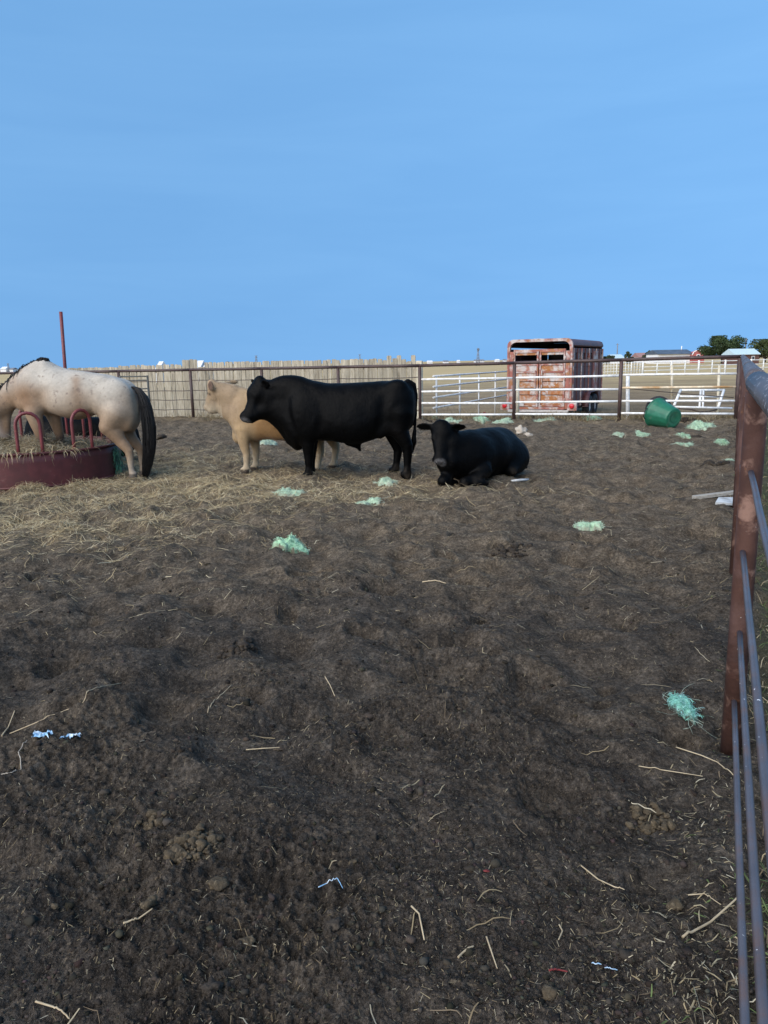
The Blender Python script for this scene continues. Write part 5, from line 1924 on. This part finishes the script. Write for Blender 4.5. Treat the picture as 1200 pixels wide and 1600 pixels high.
def straw_layer():
    rng = np.random.default_rng(21)
    lst = []
    # chaff over the whole pen
    x, y, r = scatter_polar(44000, 1.2, 20, rng)
    patch = noise2(x / .45, y / .45, 51) + .6 * noise2(x / 1.3, y / 1.3, 52)
    k = in_pen(x, y) & (rng.uniform(0, 1, len(x)) < np.clip(.38 + .55 * patch, .05, 1) * (.85 + .15 * sstep(1.8, 3.5, r)))
    x, y, r = x[k], y[k], r[k]; n = len(x)
    ln = rng.lognormal(-4.95, .5, n) * (1 + .18 * r); ln = np.clip(ln, .004, .10)
    wd = rng.uniform(.0010, .0024, n) * (1 + .16 * r)
    P = np.stack([x, y, np.full(n, .0025) + wd * .4], 1)
    lst.append(ribbons(P, rng.uniform(0, 6.28, n), rng.normal(size=n) * .18, ln, wd, rng.normal(size=n) * .5, rng.normal(size=n) * .2, 1, straw_cols(n, rng, .64), HH, rng))
    # scattered longer straws, curled
    x, y, r = scatter_polar(3000, 1.3, 20, rng)
    k = in_pen(x, y); x, y, r = x[k], y[k], r[k]; n = len(x)
    keep = rng.uniform(0, 1, n) < .06 + .36 * sstep(2.5, 7, r)
    x, y, r = x[keep], y[keep], r[keep]; n = len(x)
    ln = rng.uniform(.03, .11, n) * (1 + .09 * r); wd = rng.uniform(.0016, .0034, n) * (1 + .10 * r)
    P = np.stack([x, y, np.full(n, .006)], 1)
    lst.append(ribbons(P, rng.uniform(0, 6.28, n), rng.normal(size=n) * .12, ln, wd, rng.normal(size=n) * .9, rng.normal(size=n) * .2, 5, straw_cols(n, rng, .72), HH, rng, curl=.12))
    # short straw bits trodden in over the middle and far part of the pen
    m1 = 60000
    x = rng.uniform(-12, 9, m1); y = rng.uniform(4.2, 21, m1); r = np.hypot(x, y)
    pt = .40 + .8 * noise2(x / .35, y / .35, 56) + .5 * noise2(x / 1.6, y / 1.6, 57)
    k = in_pen(x, y) & (side_s(x, y) < 0) & (np.abs(np.arctan2(x, y)) < R(36)) & (rng.uniform(0, 1, m1) < np.clip(pt, .04, 1))
    x, y, r = x[k][:24000], y[k][:24000], r[k][:24000]; n = len(x)
    P = np.stack([x, y, np.full(n, .006)], 1)
    lst.append(ribbons(P, rng.normal(size=n) * 1.0, rng.normal(size=n) * .15, rng.lognormal(-3.1, .55, n).clip(.015, .16), rng.uniform(.0022, .0036, n) * (1 + .09 * r), rng.normal(size=n) * .5, rng.normal(size=n) * .2, 1, straw_cols(n, rng, .80), HH, rng))
    # hay litter around the feeder and under the cattle
    m0 = 900000
    x = rng.uniform(-9.5, 3.0, m0); y = rng.uniform(5.0, 14.5, m0)
    den = hay_density(x, y)
    strand = np.clip(.3 + 1.1 * noise2(x / .22, y / .22, 61), 0, 1)
    k = in_pen(x, y) & (np.abs(np.arctan2(x, y)) < R(40)) & (rng.uniform(0, 1, m0) < den ** 1.1 * (.25 + .75 * strand)) & (np.hypot(x - FEED[0], y - FEED[1]) > FEED_R + .03)
    x, y, d = x[k][:52000], y[k][:52000], den[k][:52000]; n = len(x)
    print('hay strands', n)
    ln = rng.lognormal(-2.4, .5, n).clip(.03, .30); wd = rng.uniform(.0025, .0052, n)
    P = np.stack([x, y, rng.uniform(.0, .05, n) * d + .004], 1)
    lst.append(ribbons(P, rng.normal(size=n) * 1.1 + rng.choice([0, np.pi], n), rng.uniform(-.2, .4, n), ln, wd, rng.normal(size=n) * .8, rng.uniform(-.7, .3, n), 2, straw_cols(n, rng, 1.05) * np.array([1.02, 1.0, .93]), HH, rng))
    V, F, C = join_np(lst)
    o = link_mesh('loose_straw', np_mesh('loose_straw', V, F, col=C), 'straw')
    tag(o, 'loose straw, hay and chaff scattered over the dirt', 'straw', kind='stuff')


straw_layer()


def grass_layers():
    rng = np.random.default_rng(31)
    # green and dry grass outside the side fence
    x, y, r = scatter_polar(110000, 1.2, 19, rng, 46)
    g = grass_density(x, y)
    edge = np.exp(-(np.minimum(side_s(x, y), 0) / .16) ** 2) * .16 * (fence_s(x, y) < 0)
    k = (rng.uniform(0, 1, len(x)) < np.maximum(g, edge * (side_s(x, y) < .05))) & (side_s(x, y) < 3)
    x, y, r = x[k][:15000], y[k][:15000], r[k][:15000]; n = len(x)
    inner = side_s(x, y) < .05
    dryp = rng.uniform(0, 1, n) < np.where(inner, .88, np.clip(.50 + .6 * noise2(x / .4, y / .4, 5), 0, 1))
    C = np.where(dryp[:, None], straw_cols(n, rng, .8), np.array([.10, .135, .05]) * rng.uniform(.6, 1.4, n)[:, None])
    ln = rng.uniform(.02, .085, n) * (1 + .06 * r) * np.where(inner, .5, 1.0)
    P = np.stack([x, y, np.zeros(n)], 1)
    lst = [ribbons(P, rng.uniform(0, 6.28, n), np.where(inner, rng.uniform(-.1, .4, n), rng.uniform(.1, 1.2, n)), ln, rng.uniform(.0018, .004, n) * (1 + .12 * r), rng.normal(size=n) * .7, -rng.uniform(0, 1.2, n), 2, C, HH, rng)]
    # dry tufts along the foot of the back fence and in the pasture behind
    n0 = 60000
    xx = rng.uniform(-14, 14, n0); ss = rng.exponential(2.2, n0) - .15
    yy = 20.75 - .338 * xx + ss * 1.0556
    tuft = np.clip(.25 + 1.1 * noise2(xx / .6, yy / .6, 44), 0, 1) * np.where(xx < .9, np.exp(-np.abs(ss) / .3), 1)
    k = rng.uniform(0, 1, n0) < tuft
    xx, yy = xx[k][:11000], yy[k][:11000]; n = len(xx)
    C = straw_cols(n, rng, .62) * np.array([1, .97, .9])
    ln = rng.uniform(.06, .26, n)
    lst.append(ribbons(np.stack([xx, yy, np.zeros(n)], 1), rng.uniform(0, 6.28, n), rng.uniform(.6, 1.5, n), ln, rng.uniform(.006, .012, n), rng.normal(size=n) * .6, -rng.uniform(0, 1.0, n), 2, C, HH, rng))
    V, F, C = join_np(lst)
    o = link_mesh('grass', np_mesh('grass', V, F, col=C), 'straw')
    tag(o, 'short green and dry grass outside the pen fences', 'grass', kind='stuff')


grass_layers()

ICO = None


def blob(rng, sub=1):
    """unit lumpy stone-like solid"""
    import bmesh
    bm = bmesh.new()
    bmesh.ops.create_icosphere(bm, subdivisions=sub, radius=1)
    V = np.array([v.co[:] for v in bm.verts]); F = np.array([[v.index for v in f.verts] for f in bm.faces])
    bm.free()
    return V, F


def clods_np(x, y, size, rng, sub=1, sink=.25, colr=(.040, .033, .027), var=.5):
    B, BF = blob(rng, sub)
    n = len(x); nv = len(B)
    S = size[:, None] * np.stack([rng.uniform(.7, 1.3, n), rng.uniform(.7, 1.3, n), rng.uniform(.5, .9, n)], 1)
    th = rng.uniform(0, 6.28, n)
    V = B[None, :, :] * S[:, None, :]
    off = rng.uniform(0, 100, (n, 1, 3))
    nz = fbm3(((B[None] * 1.5 + off).reshape(-1, 3)), 4 if sub > 2 else 3, 3).reshape(n, nv)
    V *= (1 + 1.05 * nz)[:, :, None]
    c, s = np.cos(th)[:, None], np.sin(th)[:, None]
    V = np.stack([V[:, :, 0] * c - V[:, :, 1] * s, V[:, :, 0] * s + V[:, :, 1] * c, V[:, :, 2]], 2)
    V += np.stack([x, y, HH(x, y) + S[:, 2] * (1 - 2 * sink) * .6], 1)[:, None, :]
    F = (BF[None] + (np.arange(n) * nv)[:, None, None]).reshape(-1, 3)
    C = np.repeat(np.array(colr)[None] * rng.uniform(1 - var, 1 + var, n)[:, None] * (1 + rng.normal(size=(n, 3)) * .06), nv, axis=0)
    return V.reshape(-1, 3), F, C


def clod_layer():
    rng = np.random.default_rng(41)
    x, y, r = scatter_polar(30000, 1.25, 6.5, rng)
    patch = noise2(x / .35, y / .35, 53) + .5 * noise2(x / 1.1, y / 1.1, 54)
    k = in_pen(x, y) & (rng.uniform(0, 1, len(x)) < np.clip(.35 + .8 * patch, .02, 1)) & (side_s(x, y) < .1)
    x, y, r = x[k], y[k], r[k]
    size = np.clip(rng.lognormal(-5.75, .5, len(x)), .0020, .014) * (1 + .10 * r)
    lst = [clods_np(x, y, size, rng, 1, .40, (.040, .034, .027), .6)]
    x, y, r = scatter_polar(900, 1.3, 10, rng)
    k = in_pen(x, y) & (rng.uniform(0, 1, len(x)) < .09) & (side_s(x, y) < 0)
    x, y, r = x[k], y[k], r[k]
    lst.append(clods_np(x, y, rng.uniform(.008, .019, len(x)), rng, 2, .5, (.040, .033, .026), .45))
    V, F, C = join_np(lst)
    o = link_mesh('soil_crumbs', np_mesh('soil_crumbs', V, F, smooth=False, col=C), 'clod_mix')
    tag(o, 'small crumbs and clods of trampled soil across the pen', 'soil', kind='stuff')


clod_layer()


# ------------------------------------------------------------------ dung heaps and single clods
def heap(px, py, wpx, n, size, mat, label, name='manure_pile', seed=1, tall=.5, cat='manure'):
    rng = np.random.default_rng(seed)
    c = gp(px, py)
    e = gp(px + wpx / 2, py)
    rad = abs(e[0] - c[0])
    lst = []
    q = np.sqrt(rng.uniform(0, 1, n)) * rad; a = rng.uniform(0, 6.28, n)
    x, y = c[0] + q * np.cos(a), c[1] + q * np.sin(a)
    V, F, C = clods_np(x, y, rng.lognormal(-.2, .4, n) * size, rng, 2, .3)
    lift = np.repeat((1 - q / rad) * max(size, rad * .12) * 2 * tall * rng.uniform(.3, 1, n), len(V) // n)
    V[:, 2] += lift
    z0 = h1(c[0], c[1])
    me = np_mesh(name, V - np.array([c[0], c[1], z0]), F, smooth=True)
    o = link_mesh(name, me, mat, None, (c[0], c[1], z0))
    tag(o, label, cat)


heap(305, 1335, 84, 190, .0105, 'manure_dry', 'crumbled dry olive manure heap on the near dirt at lower left', seed=2)
heap(238, 1285, 40, 60, .0095, 'manure_dry', 'small dry manure heap up and left of the larger crumbled heap', seed=12)
heap(1090, 683, 26, 26, .055, 'manure', 'dark fresh manure pat among the green netting near the tub', seed=3, tall=.3)
heap(1115, 731, 34, 30, .045, 'manure', 'flat black manure pat on the dirt left of the near fence', seed=4, tall=.15)
heap(1072, 660, 26, 14, .06, 'manure', 'dark lump of manure right beside the green tub', seed=5, tall=.3)
heap(250, 685, 14, 8, .05, 'manure', 'small dark manure lump on the dirt behind the horse tail', seed=6)
heap(668, 659, 12, 6, .06, 'manure', 'dark lumps at the foot of the fence behind the bull', seed=7)
heap(1020, 1265, 64, 70, .011, 'manure_dry', 'brown manure crumbs near the fence foot at lower right', seed=8)
heap(800, 858, 64, 60, .021, 'manure', 'dark broken manure on the dirt between the two green tufts', seed=9, tall=.1)
heap(370, 1012, 66, 70, .016, 'manure', 'dark broken clods on the left middle of the dirt', seed=10, tall=.1)
for i, (px, py, s, mt, lab) in enumerate(((342, 1392, .022, 'manure_dry', 'round pale clod just below the dry manure heap'), (235, 1437, .020, 'manure_dry', 'pale clod touching a short straw at lower left'), (388, 1488, .021, 'manure_dry', 'rough pale clod near the bottom, left of centre'),
                                        (552, 1352, .017, 'manure_dry', 'small buff clod in the lower middle of the dirt'), (526, 1460, .018, 'clod', 'grey flat clod in the lower middle, left of a bent straw'), (440, 1160, .020, 'clod', 'brown clod at the right end of a lying straw'),
                                        (85, 1422, .013, 'manure_dry', 'tiny yellowish clod at the lower left'), (860, 1553, .017, 'manure_dry', 'tan oval clod near the bottom right of centre'), (985, 1272, .017, 'manure_dry', 'pale pinkish clod near lower right manure crumbs'),
                                        (1055, 1410, .018, 'manure_dry', 'buff clod left of the thick pale stalk'), (330, 1562, .020, 'clod', 'dark clod at the bottom edge, left of centre'))):
    rng = np.random.default_rng(100 + i)
    p = gp(px, py)
    V, F, C = clods_np(np.array([p[0]]), np.array([p[1]]), np.array([s]), rng, 3, .2)
    z0 = h1(p[0], p[1])
    o = link_mesh('dirt_clod', np_mesh('dirt_clod', V - np.array([p[0], p[1], z0]), F, smooth=True), mt, None, (p[0], p[1], z0))
    tag(o, lab, 'clod', 'single clods on the near dirt')


# ------------------------------------------------------------------ single stalks
def stalk(pts, r, label, mat='stalk', name='straw_stalk', cat='stalk', lift=.008):
    P = []
    for x, y in pts:
        p = gp(x, y)
        P.append(Vector((p[0], p[1], h1(p[0], p[1]) + r + lift)))
    o = P[0].copy()
    Q = []
    for i in range(len(P) - 1):
        for k in range(10):
            q = P[i].lerp(P[i + 1], k / 10)
            q.z = max(q.z, h1(q.x, q.y) + r + .003)
            Q.append(q - o)
    Q.append(P[-1] - o)
    m = MB(); m.tube(Q, [r * (1 - .35 * i / len(Q)) for i in range(len(Q))], 6)
    tag(m.build(name, mat, None, o), label, cat)


for pts, r, lab in (
        ([(12, 1122), (60, 1120), (128, 1106), (160, 1087), (190, 1064)], .0028, 'long bent dry stalk above the blue plastic scraps'),
        ([(0, 1130), (10, 1114), (22, 1103)], .0035, 'short stalk at the left edge beside the long bent stalk'),
        ([(195, 1466), (218, 1457), (241, 1447)], .0030, 'pale short straw leaning on a clod at lower left'),
        ([(57, 1574), (85, 1585), (110, 1600)], .0030, 'pale straw at the bottom left corner'),
        ([(325, 1122), (338, 1097), (362, 1074)], .0022, 'thin forked straw above the middle left of the dirt'),
        ([(908, 1346), (935, 1365), (960, 1388), (976, 1391)], .0024, 'kinked golden straw on the dirt at lower right'),
        ([(643, 1430), (655, 1442), (663, 1471)], .0030, 'curved pale straw in the lower middle'),
        ([(760, 1469), (768, 1490), (777, 1514)], .0025, 'straight pale straw right of the forked twig'),
        ([(716, 1496), (722, 1490), (732, 1483), (740, 1479)], .0034, 'grey forked twig in the lower middle'),
        ([(1066, 1466), (1110, 1442), (1140, 1424), (1158, 1412)], .0038, 'thick pale stalk beside the near fence at lower right'),
        ([(384, 1164), (410, 1165), (438, 1162)], .0026, 'pale lying straw left of a brown clod'),
        ([(1056, 1172), (1095, 1190), (1120, 1202), (1146, 1221)], .0026, 'long golden stalk below the bright green netting by the fence'),
        ([(998, 1197), (1040, 1207), (1070, 1213), (1098, 1218)], .0022, 'thin golden stalk under the longer one by the fence'),
        ([(1075, 1400), (1100, 1405), (1126, 1420)], .0018, 'thin curved straw above the thick pale stalk'),
        ([(660, 912), (680, 914), (697, 916)], .005, 'short pale straw on the dirt below the resting cow'),
        ([(874, 1440), (879, 1452), (873, 1466)], .0026, 'small upright-lying straw right of the lower middle'),
        ([(508, 1063), (516, 1072), (523, 1085)], .0028, 'short pale straw in the centre of the dirt')):
    stalk(pts, r, lab)
stalk([(0, 1212), (20, 1216), (33, 1203), (32, 1185), (28, 1172), (42, 1155)], .0022, 'pale frayed string at the left edge below the blue scraps', 'sack_white', 'string', 'string', .004)
stalk([(498, 1398), (512, 1391), (528, 1388), (536, 1396)], .0016, 'pale bluish thread curled on the lower middle dirt', 'blue_plastic', 'string', 'string', .004)
stalk([(925, 1498), (945, 1508), (965, 1512)], .0018, 'blue thread on the dirt at lower right', 'blue_plastic', 'string', 'string', .004)
stalk([(858, 1517), (872, 1513), (887, 1516)], .0030, 'dull red scrap of string near the bottom right', 'red_rag', 'string', 'string', .003)


# ------------------------------------------------------------------ green net wrap clumps
MINT = np.array([[.30, .54, .33], [.40, .64, .43], [.50, .69, .51], [.20, .40, .25], [.60, .73, .58]])


def netting(px, py, wpx, hpx, label, seed, pale=0.0, tall=.5, name='net_wrap', loose=14, back=.25, hue=(1, 1, 1)):
    """a crumpled heap of fine plastic netting: a crinkled woolly mound with loose fibres"""
    rng = np.random.default_rng(seed)
    c = gp(px, py)
    dist = math.hypot(c[0], c[1])
    a = gp(px - wpx / 2, py + hpx * .3); b = gp(px + wpx / 2, py + hpx * .3)
    rx = abs(b[0] - a[0]) / 2 * .72
    f = gp(px, py + hpx / 2); k = gp(px, py - hpx / 2 * back)
    c = (f + k) / 2
    ry = max(.05, min((k[1] - f[1]) / 2, rx * 2.6)) * .8
    th = min(rx, ry) * tall * 1.15
    z0 = h1(c[0], c[1])
    nr, na = 15, 44
    Q, A_ = np.meshgrid(np.linspace(0.02, 1, nr), np.arange(na) * 2 * np.pi / na, indexing='ij')
    Q, A_ = Q.ravel(), A_.ravel()
    so = seed * 3.7
    edge = 1 + .42 * noise2(np.cos(A_) * 1.3 + so, np.sin(A_) * 1.3, 5) + .30 * noise2(np.cos(A_) * 4 + so, np.sin(A_) * 4, 6)
    u = Q * np.cos(A_) * edge; v = Q * np.sin(A_) * edge
    x, y = u * rx, v * ry
    gap = noise2(u * 1.6 + so, v * 1.6, 8)
    hgt = np.clip(1 - Q ** 2, 0, 1) ** .55 * (.70 + .45 * noise2(u * 1.7 + so, v * 1.7, 7)) * (sstep(-.6, .1, gap) if tall < .5 else 1)
    sc = .05
    rid = 1 - np.abs(noise2(x / sc + so, y / sc, 9)) * 2
    hgt = hgt * (1 + .16 * rid) + .07 * noise2(x / .022 + so, y / .022, 10) * (Q < .95)
    z = th * hgt - .012 * (Q > .93) - .02 * (hgt < .12) + HH(c[0] + x, c[1] + y) - z0
    V = np.stack([x, y, z], 1)
    i = np.arange(nr - 1)[:, None] * na; j = np.arange(na)[None, :]; j2 = (j + 1) % na
    F = np.stack([i + j, i + na + j, i + na + j2, i + j2], -1).reshape(-1, 4)
    tone = np.clip(.4 + .9 * noise2(x / .02 + so, y / .02, 12) + .3 * rid, 0, 1)
    C0 = MINT[3] * .55 * (1 - tone[:, None]) + MINT[1] * tone[:, None]
    soil = sstep(.75, 1.0, Q + .35 * noise2(x / .03, y / .03 + so, 14))[:, None]
    C0 = C0 * (1 - soil) + np.array([.11, .10, .07]) * soil
    mixp = lambda C: C * np.array(hue) * (1 - pale) + np.array([.50, .56, .44]) * pale
    lst = [(V, F, mixp(C0))]
    n = 520
    an = rng.uniform(0, 6.28, n); q = rng.uniform(0, 1, n) ** .55
    idx = (np.clip(q * (nr - 1), 0, nr - 1).astype(int) * na + (an / (2 * np.pi) * na).astype(int) % na)
    P = V[idx] + rng.normal(size=(n, 3)) * np.array([.006, .006, .003]) + np.array([0, 0, .004])
    wd = (.0008 + .00030 * dist) * rng.uniform(.7, 1.5, n)
    C = mixp(MINT[rng.integers(0, 5, n)] * rng.uniform(.75, 1.15, n)[:, None])
    lst.append(ribbons(P, rng.uniform(0, 6.28, n), rng.uniform(-.3, .35, n), rng.uniform(.015, .05, n) * (.7 + .05 * dist), wd, rng.normal(size=n) * 4.5, rng.uniform(-1.4, .0, n), 4, C, None, rng, curl=.5))
    an = rng.uniform(0, 6.28, loose)
    P = np.stack([.85 * rx * np.cos(an), .85 * ry * np.sin(an), np.full(loose, .008)], 1)
    P[:, 2] += HH(c[0] + P[:, 0], c[1] + P[:, 1]) - z0
    lst.append(ribbons(P, an + rng.normal(size=loose) * .6, rng.uniform(-.1, .2, loose), rng.uniform(.05, .15, loose), np.full(loose, wd.mean()), rng.normal(size=loose) * 1.5, -rng.uniform(0, .4, loose), 6, np.tile(np.array([.36, .43, .34]), (loose, 1)), None, rng, curl=.2))
    V, F, C = join_np(lst)
    m0 = nr * na
    V[m0:, 2] = np.maximum(V[m0:, 2], HH(V[m0:, 0] + c[0], V[m0:, 1] + c[1]) - z0 + .001)
    me = np_mesh(name, V, F, col=C)
    sm = np.zeros(len(F), bool); sm[:(nr - 1) * na] = True
    me.polygons.foreach_set('use_smooth', sm)
    o = link_mesh(name, me, 'net_wrap', None, (c[0], c[1], z0))
    tag(o, label, 'netting', 'scraps of green net wrap')


for i, (px, py, wp, hp, pale, tall, lab) in enumerate((
        (453, 851, 72, 34, .0, .55, 'bright mint green tuft of netting alone on the left middle dirt'),
        (922, 819, 56, 26, .35, .8, 'pale mint tuft of netting alone on the right middle dirt'),
        (1066, 1114, 52, 88, .0, .8, 'bright green clump of netting beside the near fence post'),
        (457, 766, 84, 22, .40, .3, 'wide faded green netting strip before the black bull\'s front leg'),
        (574, 782, 66, 16, .45, .3, 'faded netting strip below and between the bull\'s legs'),
        (603, 753, 48, 13, .55, .4, 'pale netting at the bull\'s hind feet'),
        (752, 656, 32, 12, .2, .7, 'largest green netting heap at the fence foot left of the trailer'),
        (706, 658, 46, 6, .6, .3, 'faded netting at the fence foot behind the resting cow\'s head'),
        (679, 653, 9, 14, .45, 1.6, 'small upright faded netting wisp at the fence foot near the bull\'s rump'),
        (786, 660, 44, 6, .5, .3, 'thin netting strip just right of the largest fence-foot heap'),
        (850, 657, 60, 5, .6, .25, 'thin faded netting strip below the trailer doors'),
        (922, 656, 42, 7, .2, .4, 'green netting at the fence foot below the trailer wheels'),
        (1069, 680, 26, 17, .25, .7, 'green netting tuft just below right of the green tub'),
        (1066, 696, 40, 8, .35, .4, 'flat netting strip on the dirt below the green tub'),
        (1096, 666, 60, 12, .35, .4, 'long netting strip between the tub and the near fence post'),
        (1127, 692, 22, 14, .15, .7, 'small mint netting tuft close to the near fence post'),
        (1003, 680, 28, 6, .4, .5, 'thin netting scrap on the dirt left of the green tub'),
        (966, 679, 22, 6, .65, .5, 'pale scrap of netting left of the other thin scrap near the tub'),
        (420, 692, 34, 12, .7, .5, 'pale bluish netting seen under the tan cow'),
        (1140, 720, 10, 34, .5, .35, 'faded netting caught at the left side of the near fence post'))):
    netting(px, py, wp, hp, lab, 200 + i, pale, tall, back=.95 if i == 2 else .25, hue=(.72, 1.02, 1.25) if i == 2 else ((1.25, 1.25, 1.2) if i < 2 else (1.08, 1.08, 1.05)))
# the strip hanging at the feeder's right side
rng = np.random.default_rng(77)
n = 420
c = at(182, 742, 10.95); c[2] = 0.0
P = np.stack([rng.normal(size=n) * .03, rng.normal(size=n) * .05, rng.uniform(.02, .46, n)], 1)
P[:, 0] += (.5 - P[:, 2]) * .10
V, F, C = ribbons(P, rng.uniform(0, 6.28, n), rng.uniform(-1.5, -.6, n), rng.uniform(.05, .16, n), rng.uniform(.004, .008, n), rng.normal(size=n) * 1.2, rng.normal(size=n) * .5, 4, np.array([.06, .19, .13]) * rng.uniform(.6, 1.6, n)[:, None], None, rng, curl=.2)
V[:, 2] = np.maximum(V[:, 2], .005)
tag(link_mesh('net_wrap', np_mesh('net_wrap', V, F, col=C), 'net_wrap', None, c), 'dark green netting hanging down the right side of the feeder', 'netting', 'scraps of green net wrap')

# blue plastic scraps
for i, (px, py, wp, hp, lab) in enumerate(((65, 1155, 34, 22, 'crumpled pale blue plastic scrap, the left one of two on the near dirt'), (110, 1158, 26, 16, 'frayed blue plastic scrap, the right one of two on the near dirt'))):
    rng = np.random.default_rng(300 + i)
    a = gp(px - wp / 2, py); b = gp(px + wp / 2, py); c = (a + b) / 2
    rx = (b[0] - a[0]) / 2; z0 = h1(c[0], c[1])
    nx, ny = 14, 8
    U, W_ = np.meshgrid(np.linspace(-1, 1, nx), np.linspace(-1, 1, ny))
    U, W_ = U.ravel(), W_.ravel()
    q = np.stack([U * 2.2 + i * 7, W_ * 1.6, U * 0 + 3], 1)
    X_ = U * rx + .25 * rx * noise3(q * 1.3, 2); Y_ = (W_ * .35 - (U * .35 if i == 0 else -U * .15)) * rx + .3 * rx * noise3(q * 1.1, 4)
    Zr = .010 + .022 * np.abs(noise3(q * 1.7, 6)) * (1 if i == 0 else .7)
    V = np.stack([X_, Y_, Zr + HH(c[0] + X_, c[1] + Y_) - z0], 1)
    V2 = V - np.array([0, 0, .0012])
    g_ = np.arange(nx * ny).reshape(ny, nx)
    Q = np.stack([g_[:-1, :-1], g_[:-1, 1:], g_[1:, 1:], g_[1:, :-1]], -1).reshape(-1, 4)
    Q2 = Q[:, ::-1] + nx * ny
    me = np_mesh('plastic_scrap', np.concatenate([V, V2]), np.concatenate([Q, Q2]), smooth=True)
    o = link_mesh('plastic_scrap', me, 'blue_plastic', None, (c[0], c[1], z0))
    tag(o, lab, 'plastic')

# ------------------------------------------------------------------ tub, tyre, boards, sack
def tub():
    c = np.array(gp(1053, 652, .24))
    zax = Vector((-.42, .88, .20)).normalized()
    r0, r1, dep = .235, .335, .55
    base = Vector((c[0], c[1], h1(c[0], c[1]) + .245))
    root = empty('green_tub', (base.x, base.y, base.z - .22))
    tag(root, 'green plastic tub lying on its side by the back fence', 'tub')
    q = zax.to_track_quat('Z', 'Y').to_matrix().to_4x4()
    M_ = Matrix.Translation((0, 0, .22)) @ q
    m = MB()
    wob = lambda a, i: 1 + (.008 * math.cos(a * 16) if 3 <= i <= 8 else 0)
    m.lathe([(0, .006), (r0 * .55, .006), (r0 * .60, .0), (r0 * .95, .0), (r0, .012), (r0 * 1.03, .06), (r0 + (r1 - r0) * .45, dep * .45), (r1 - .02, dep * .86), (r1 - .015, dep * .90), (r1, dep - .02), (r1 + .018, dep - .018), (r1 + .018, dep), (r1 - .004, dep), (r1 - .024, dep * .86), (r0 - .006, .025), (0, .02)], 64, M_, wob=wob)
    m.build('shell', 'tub_green', root)
    m = MB()
    for k in (r0 * .35, r0 * .75):
        pts = [M_ @ Vector((k * math.cos(a), k * math.sin(a), -.001)) for a in np.linspace(0, 2 * math.pi, 33)]
        m.tube(pts, .005, 6, cap=False)
    m.build('base_ring', 'tub_green', root)
    for sg in (0, math.pi):
        m = MB()
        pts = [M_ @ Vector(((r1 + .02 + .05 * math.sin(t)) * math.cos(sg + .35 * math.cos(t)), (r1 + .02 + .05 * math.sin(t)) * math.sin(sg + .35 * math.cos(t)), dep - .03)) for t in np.linspace(0, math.pi, 9)]
        m.tube(pts, .009, 8); m.build('handle', 'rubber', root)


tub()
p = at(1025, 650, 18.75)
m = MB()
Mw = Matrix.Translation((0, 0, .30)) @ Matrix.Rotation(R(62), 4, 'Z') @ Matrix.Rotation(R(80), 4, 'Y')
m.lathe([(.17, -.08), (.26, -.095), (.30, -.07), (.315, -.03), (.315, .03), (.30, .07), (.26, .095), (.17, .08), (.155, .05), (.155, -.05), (.17, -.08)], 32, Mw)
tag(m.build('old_tyre', 'rubber', None, (p[0] - .02, 18.55, h1(p[0], 18.55))), 'black tyre standing behind the green tub', 'tyre')

# planks by the side fence
p = gp(1116, 779); z0 = h1(p[0], p[1])
m = MB(); m.box((0, 0, .03), (.52, .07, .04), rotm('Z', R(9)) @ rotm('Y', R(-4)), bevel=.004)
tag(m.build('wood_plank', 'plank_wood', None, (p[0], p[1], z0)), 'narrow grey wooden plank lying left of the near fence', 'plank')
p = gp(1132, 790); z0 = h1(p[0], p[1])
m = MB(); m.prism([(-.16, -.10), (.16, -.17), (.18, .10), (-.02, .10)], -.012, .012)
o = m.build('white_slab', 'slab_white', None, (p[0], p[1], z0 + .03)); o.rotation_euler = (R(-84), R(2), R(4))
tag(o, 'white flat slab half under the grey plank by the near fence', 'slab')


def crumple(px, py, wpx, label, seed, mat, name, cat, hgt=.09):
    rng = np.random.default_rng(seed)
    c = gp(px, py); e = gp(px + wpx / 2, py); rx = abs(e[0] - c[0]); z0 = h1(c[0], c[1])
    B, F = blob(rng, 3)
    nz = fbm3(B * 2.1 + seed, 3, seed)
    V = B * (1 + .75 * nz)[:, None] * np.array([rx, rx * .55, hgt])
    V[:, 2] = np.maximum(V[:, 2] + hgt * .45, .002)
    tag(link_mesh(name, np_mesh(name, V, F), mat, None, (c[0], c[1], z0)), label, cat)


crumple(814, 679, 17, 'torn whitish sack scrap on the dirt below the trailer, left piece', 3, 'sack_white', 'sack_scrap', 'sack', .11)
crumple(826, 681, 14, 'torn whitish sack scrap on the dirt below the trailer, right piece', 8, 'sack_white', 'sack_scrap', 'sack', .06)
crumple(758, 654, 12, 'dark red rag on the green netting at the fence foot', 5, 'red_rag', 'red_rag', 'rag', .11)
crumple(729, 1161, 10, 'tiny dull pink scrap in the middle of the dirt', 6, 'red_rag', 'plastic_chip', 'scrap', .004)
crumple(760, 1369, 10, 'tiny red scrap in the lower middle of the dirt', 7, 'red_rag', 'plastic_chip', 'scrap', .004)
# pale plank lying at the resting cow's rump
p = gp(812, 752); z0 = h1(p[0], p[1])
m = MB(); m.tube([(-.12, -.05, .02), (0, 0, .022), (.13, .05, .02)], [.014, .018, .012], 8)
tag(m.build('pale_stick', 'slab_white', None, (p[0], p[1], z0)), 'short pale stick lying beside the resting cow\'s rump', 'stick')
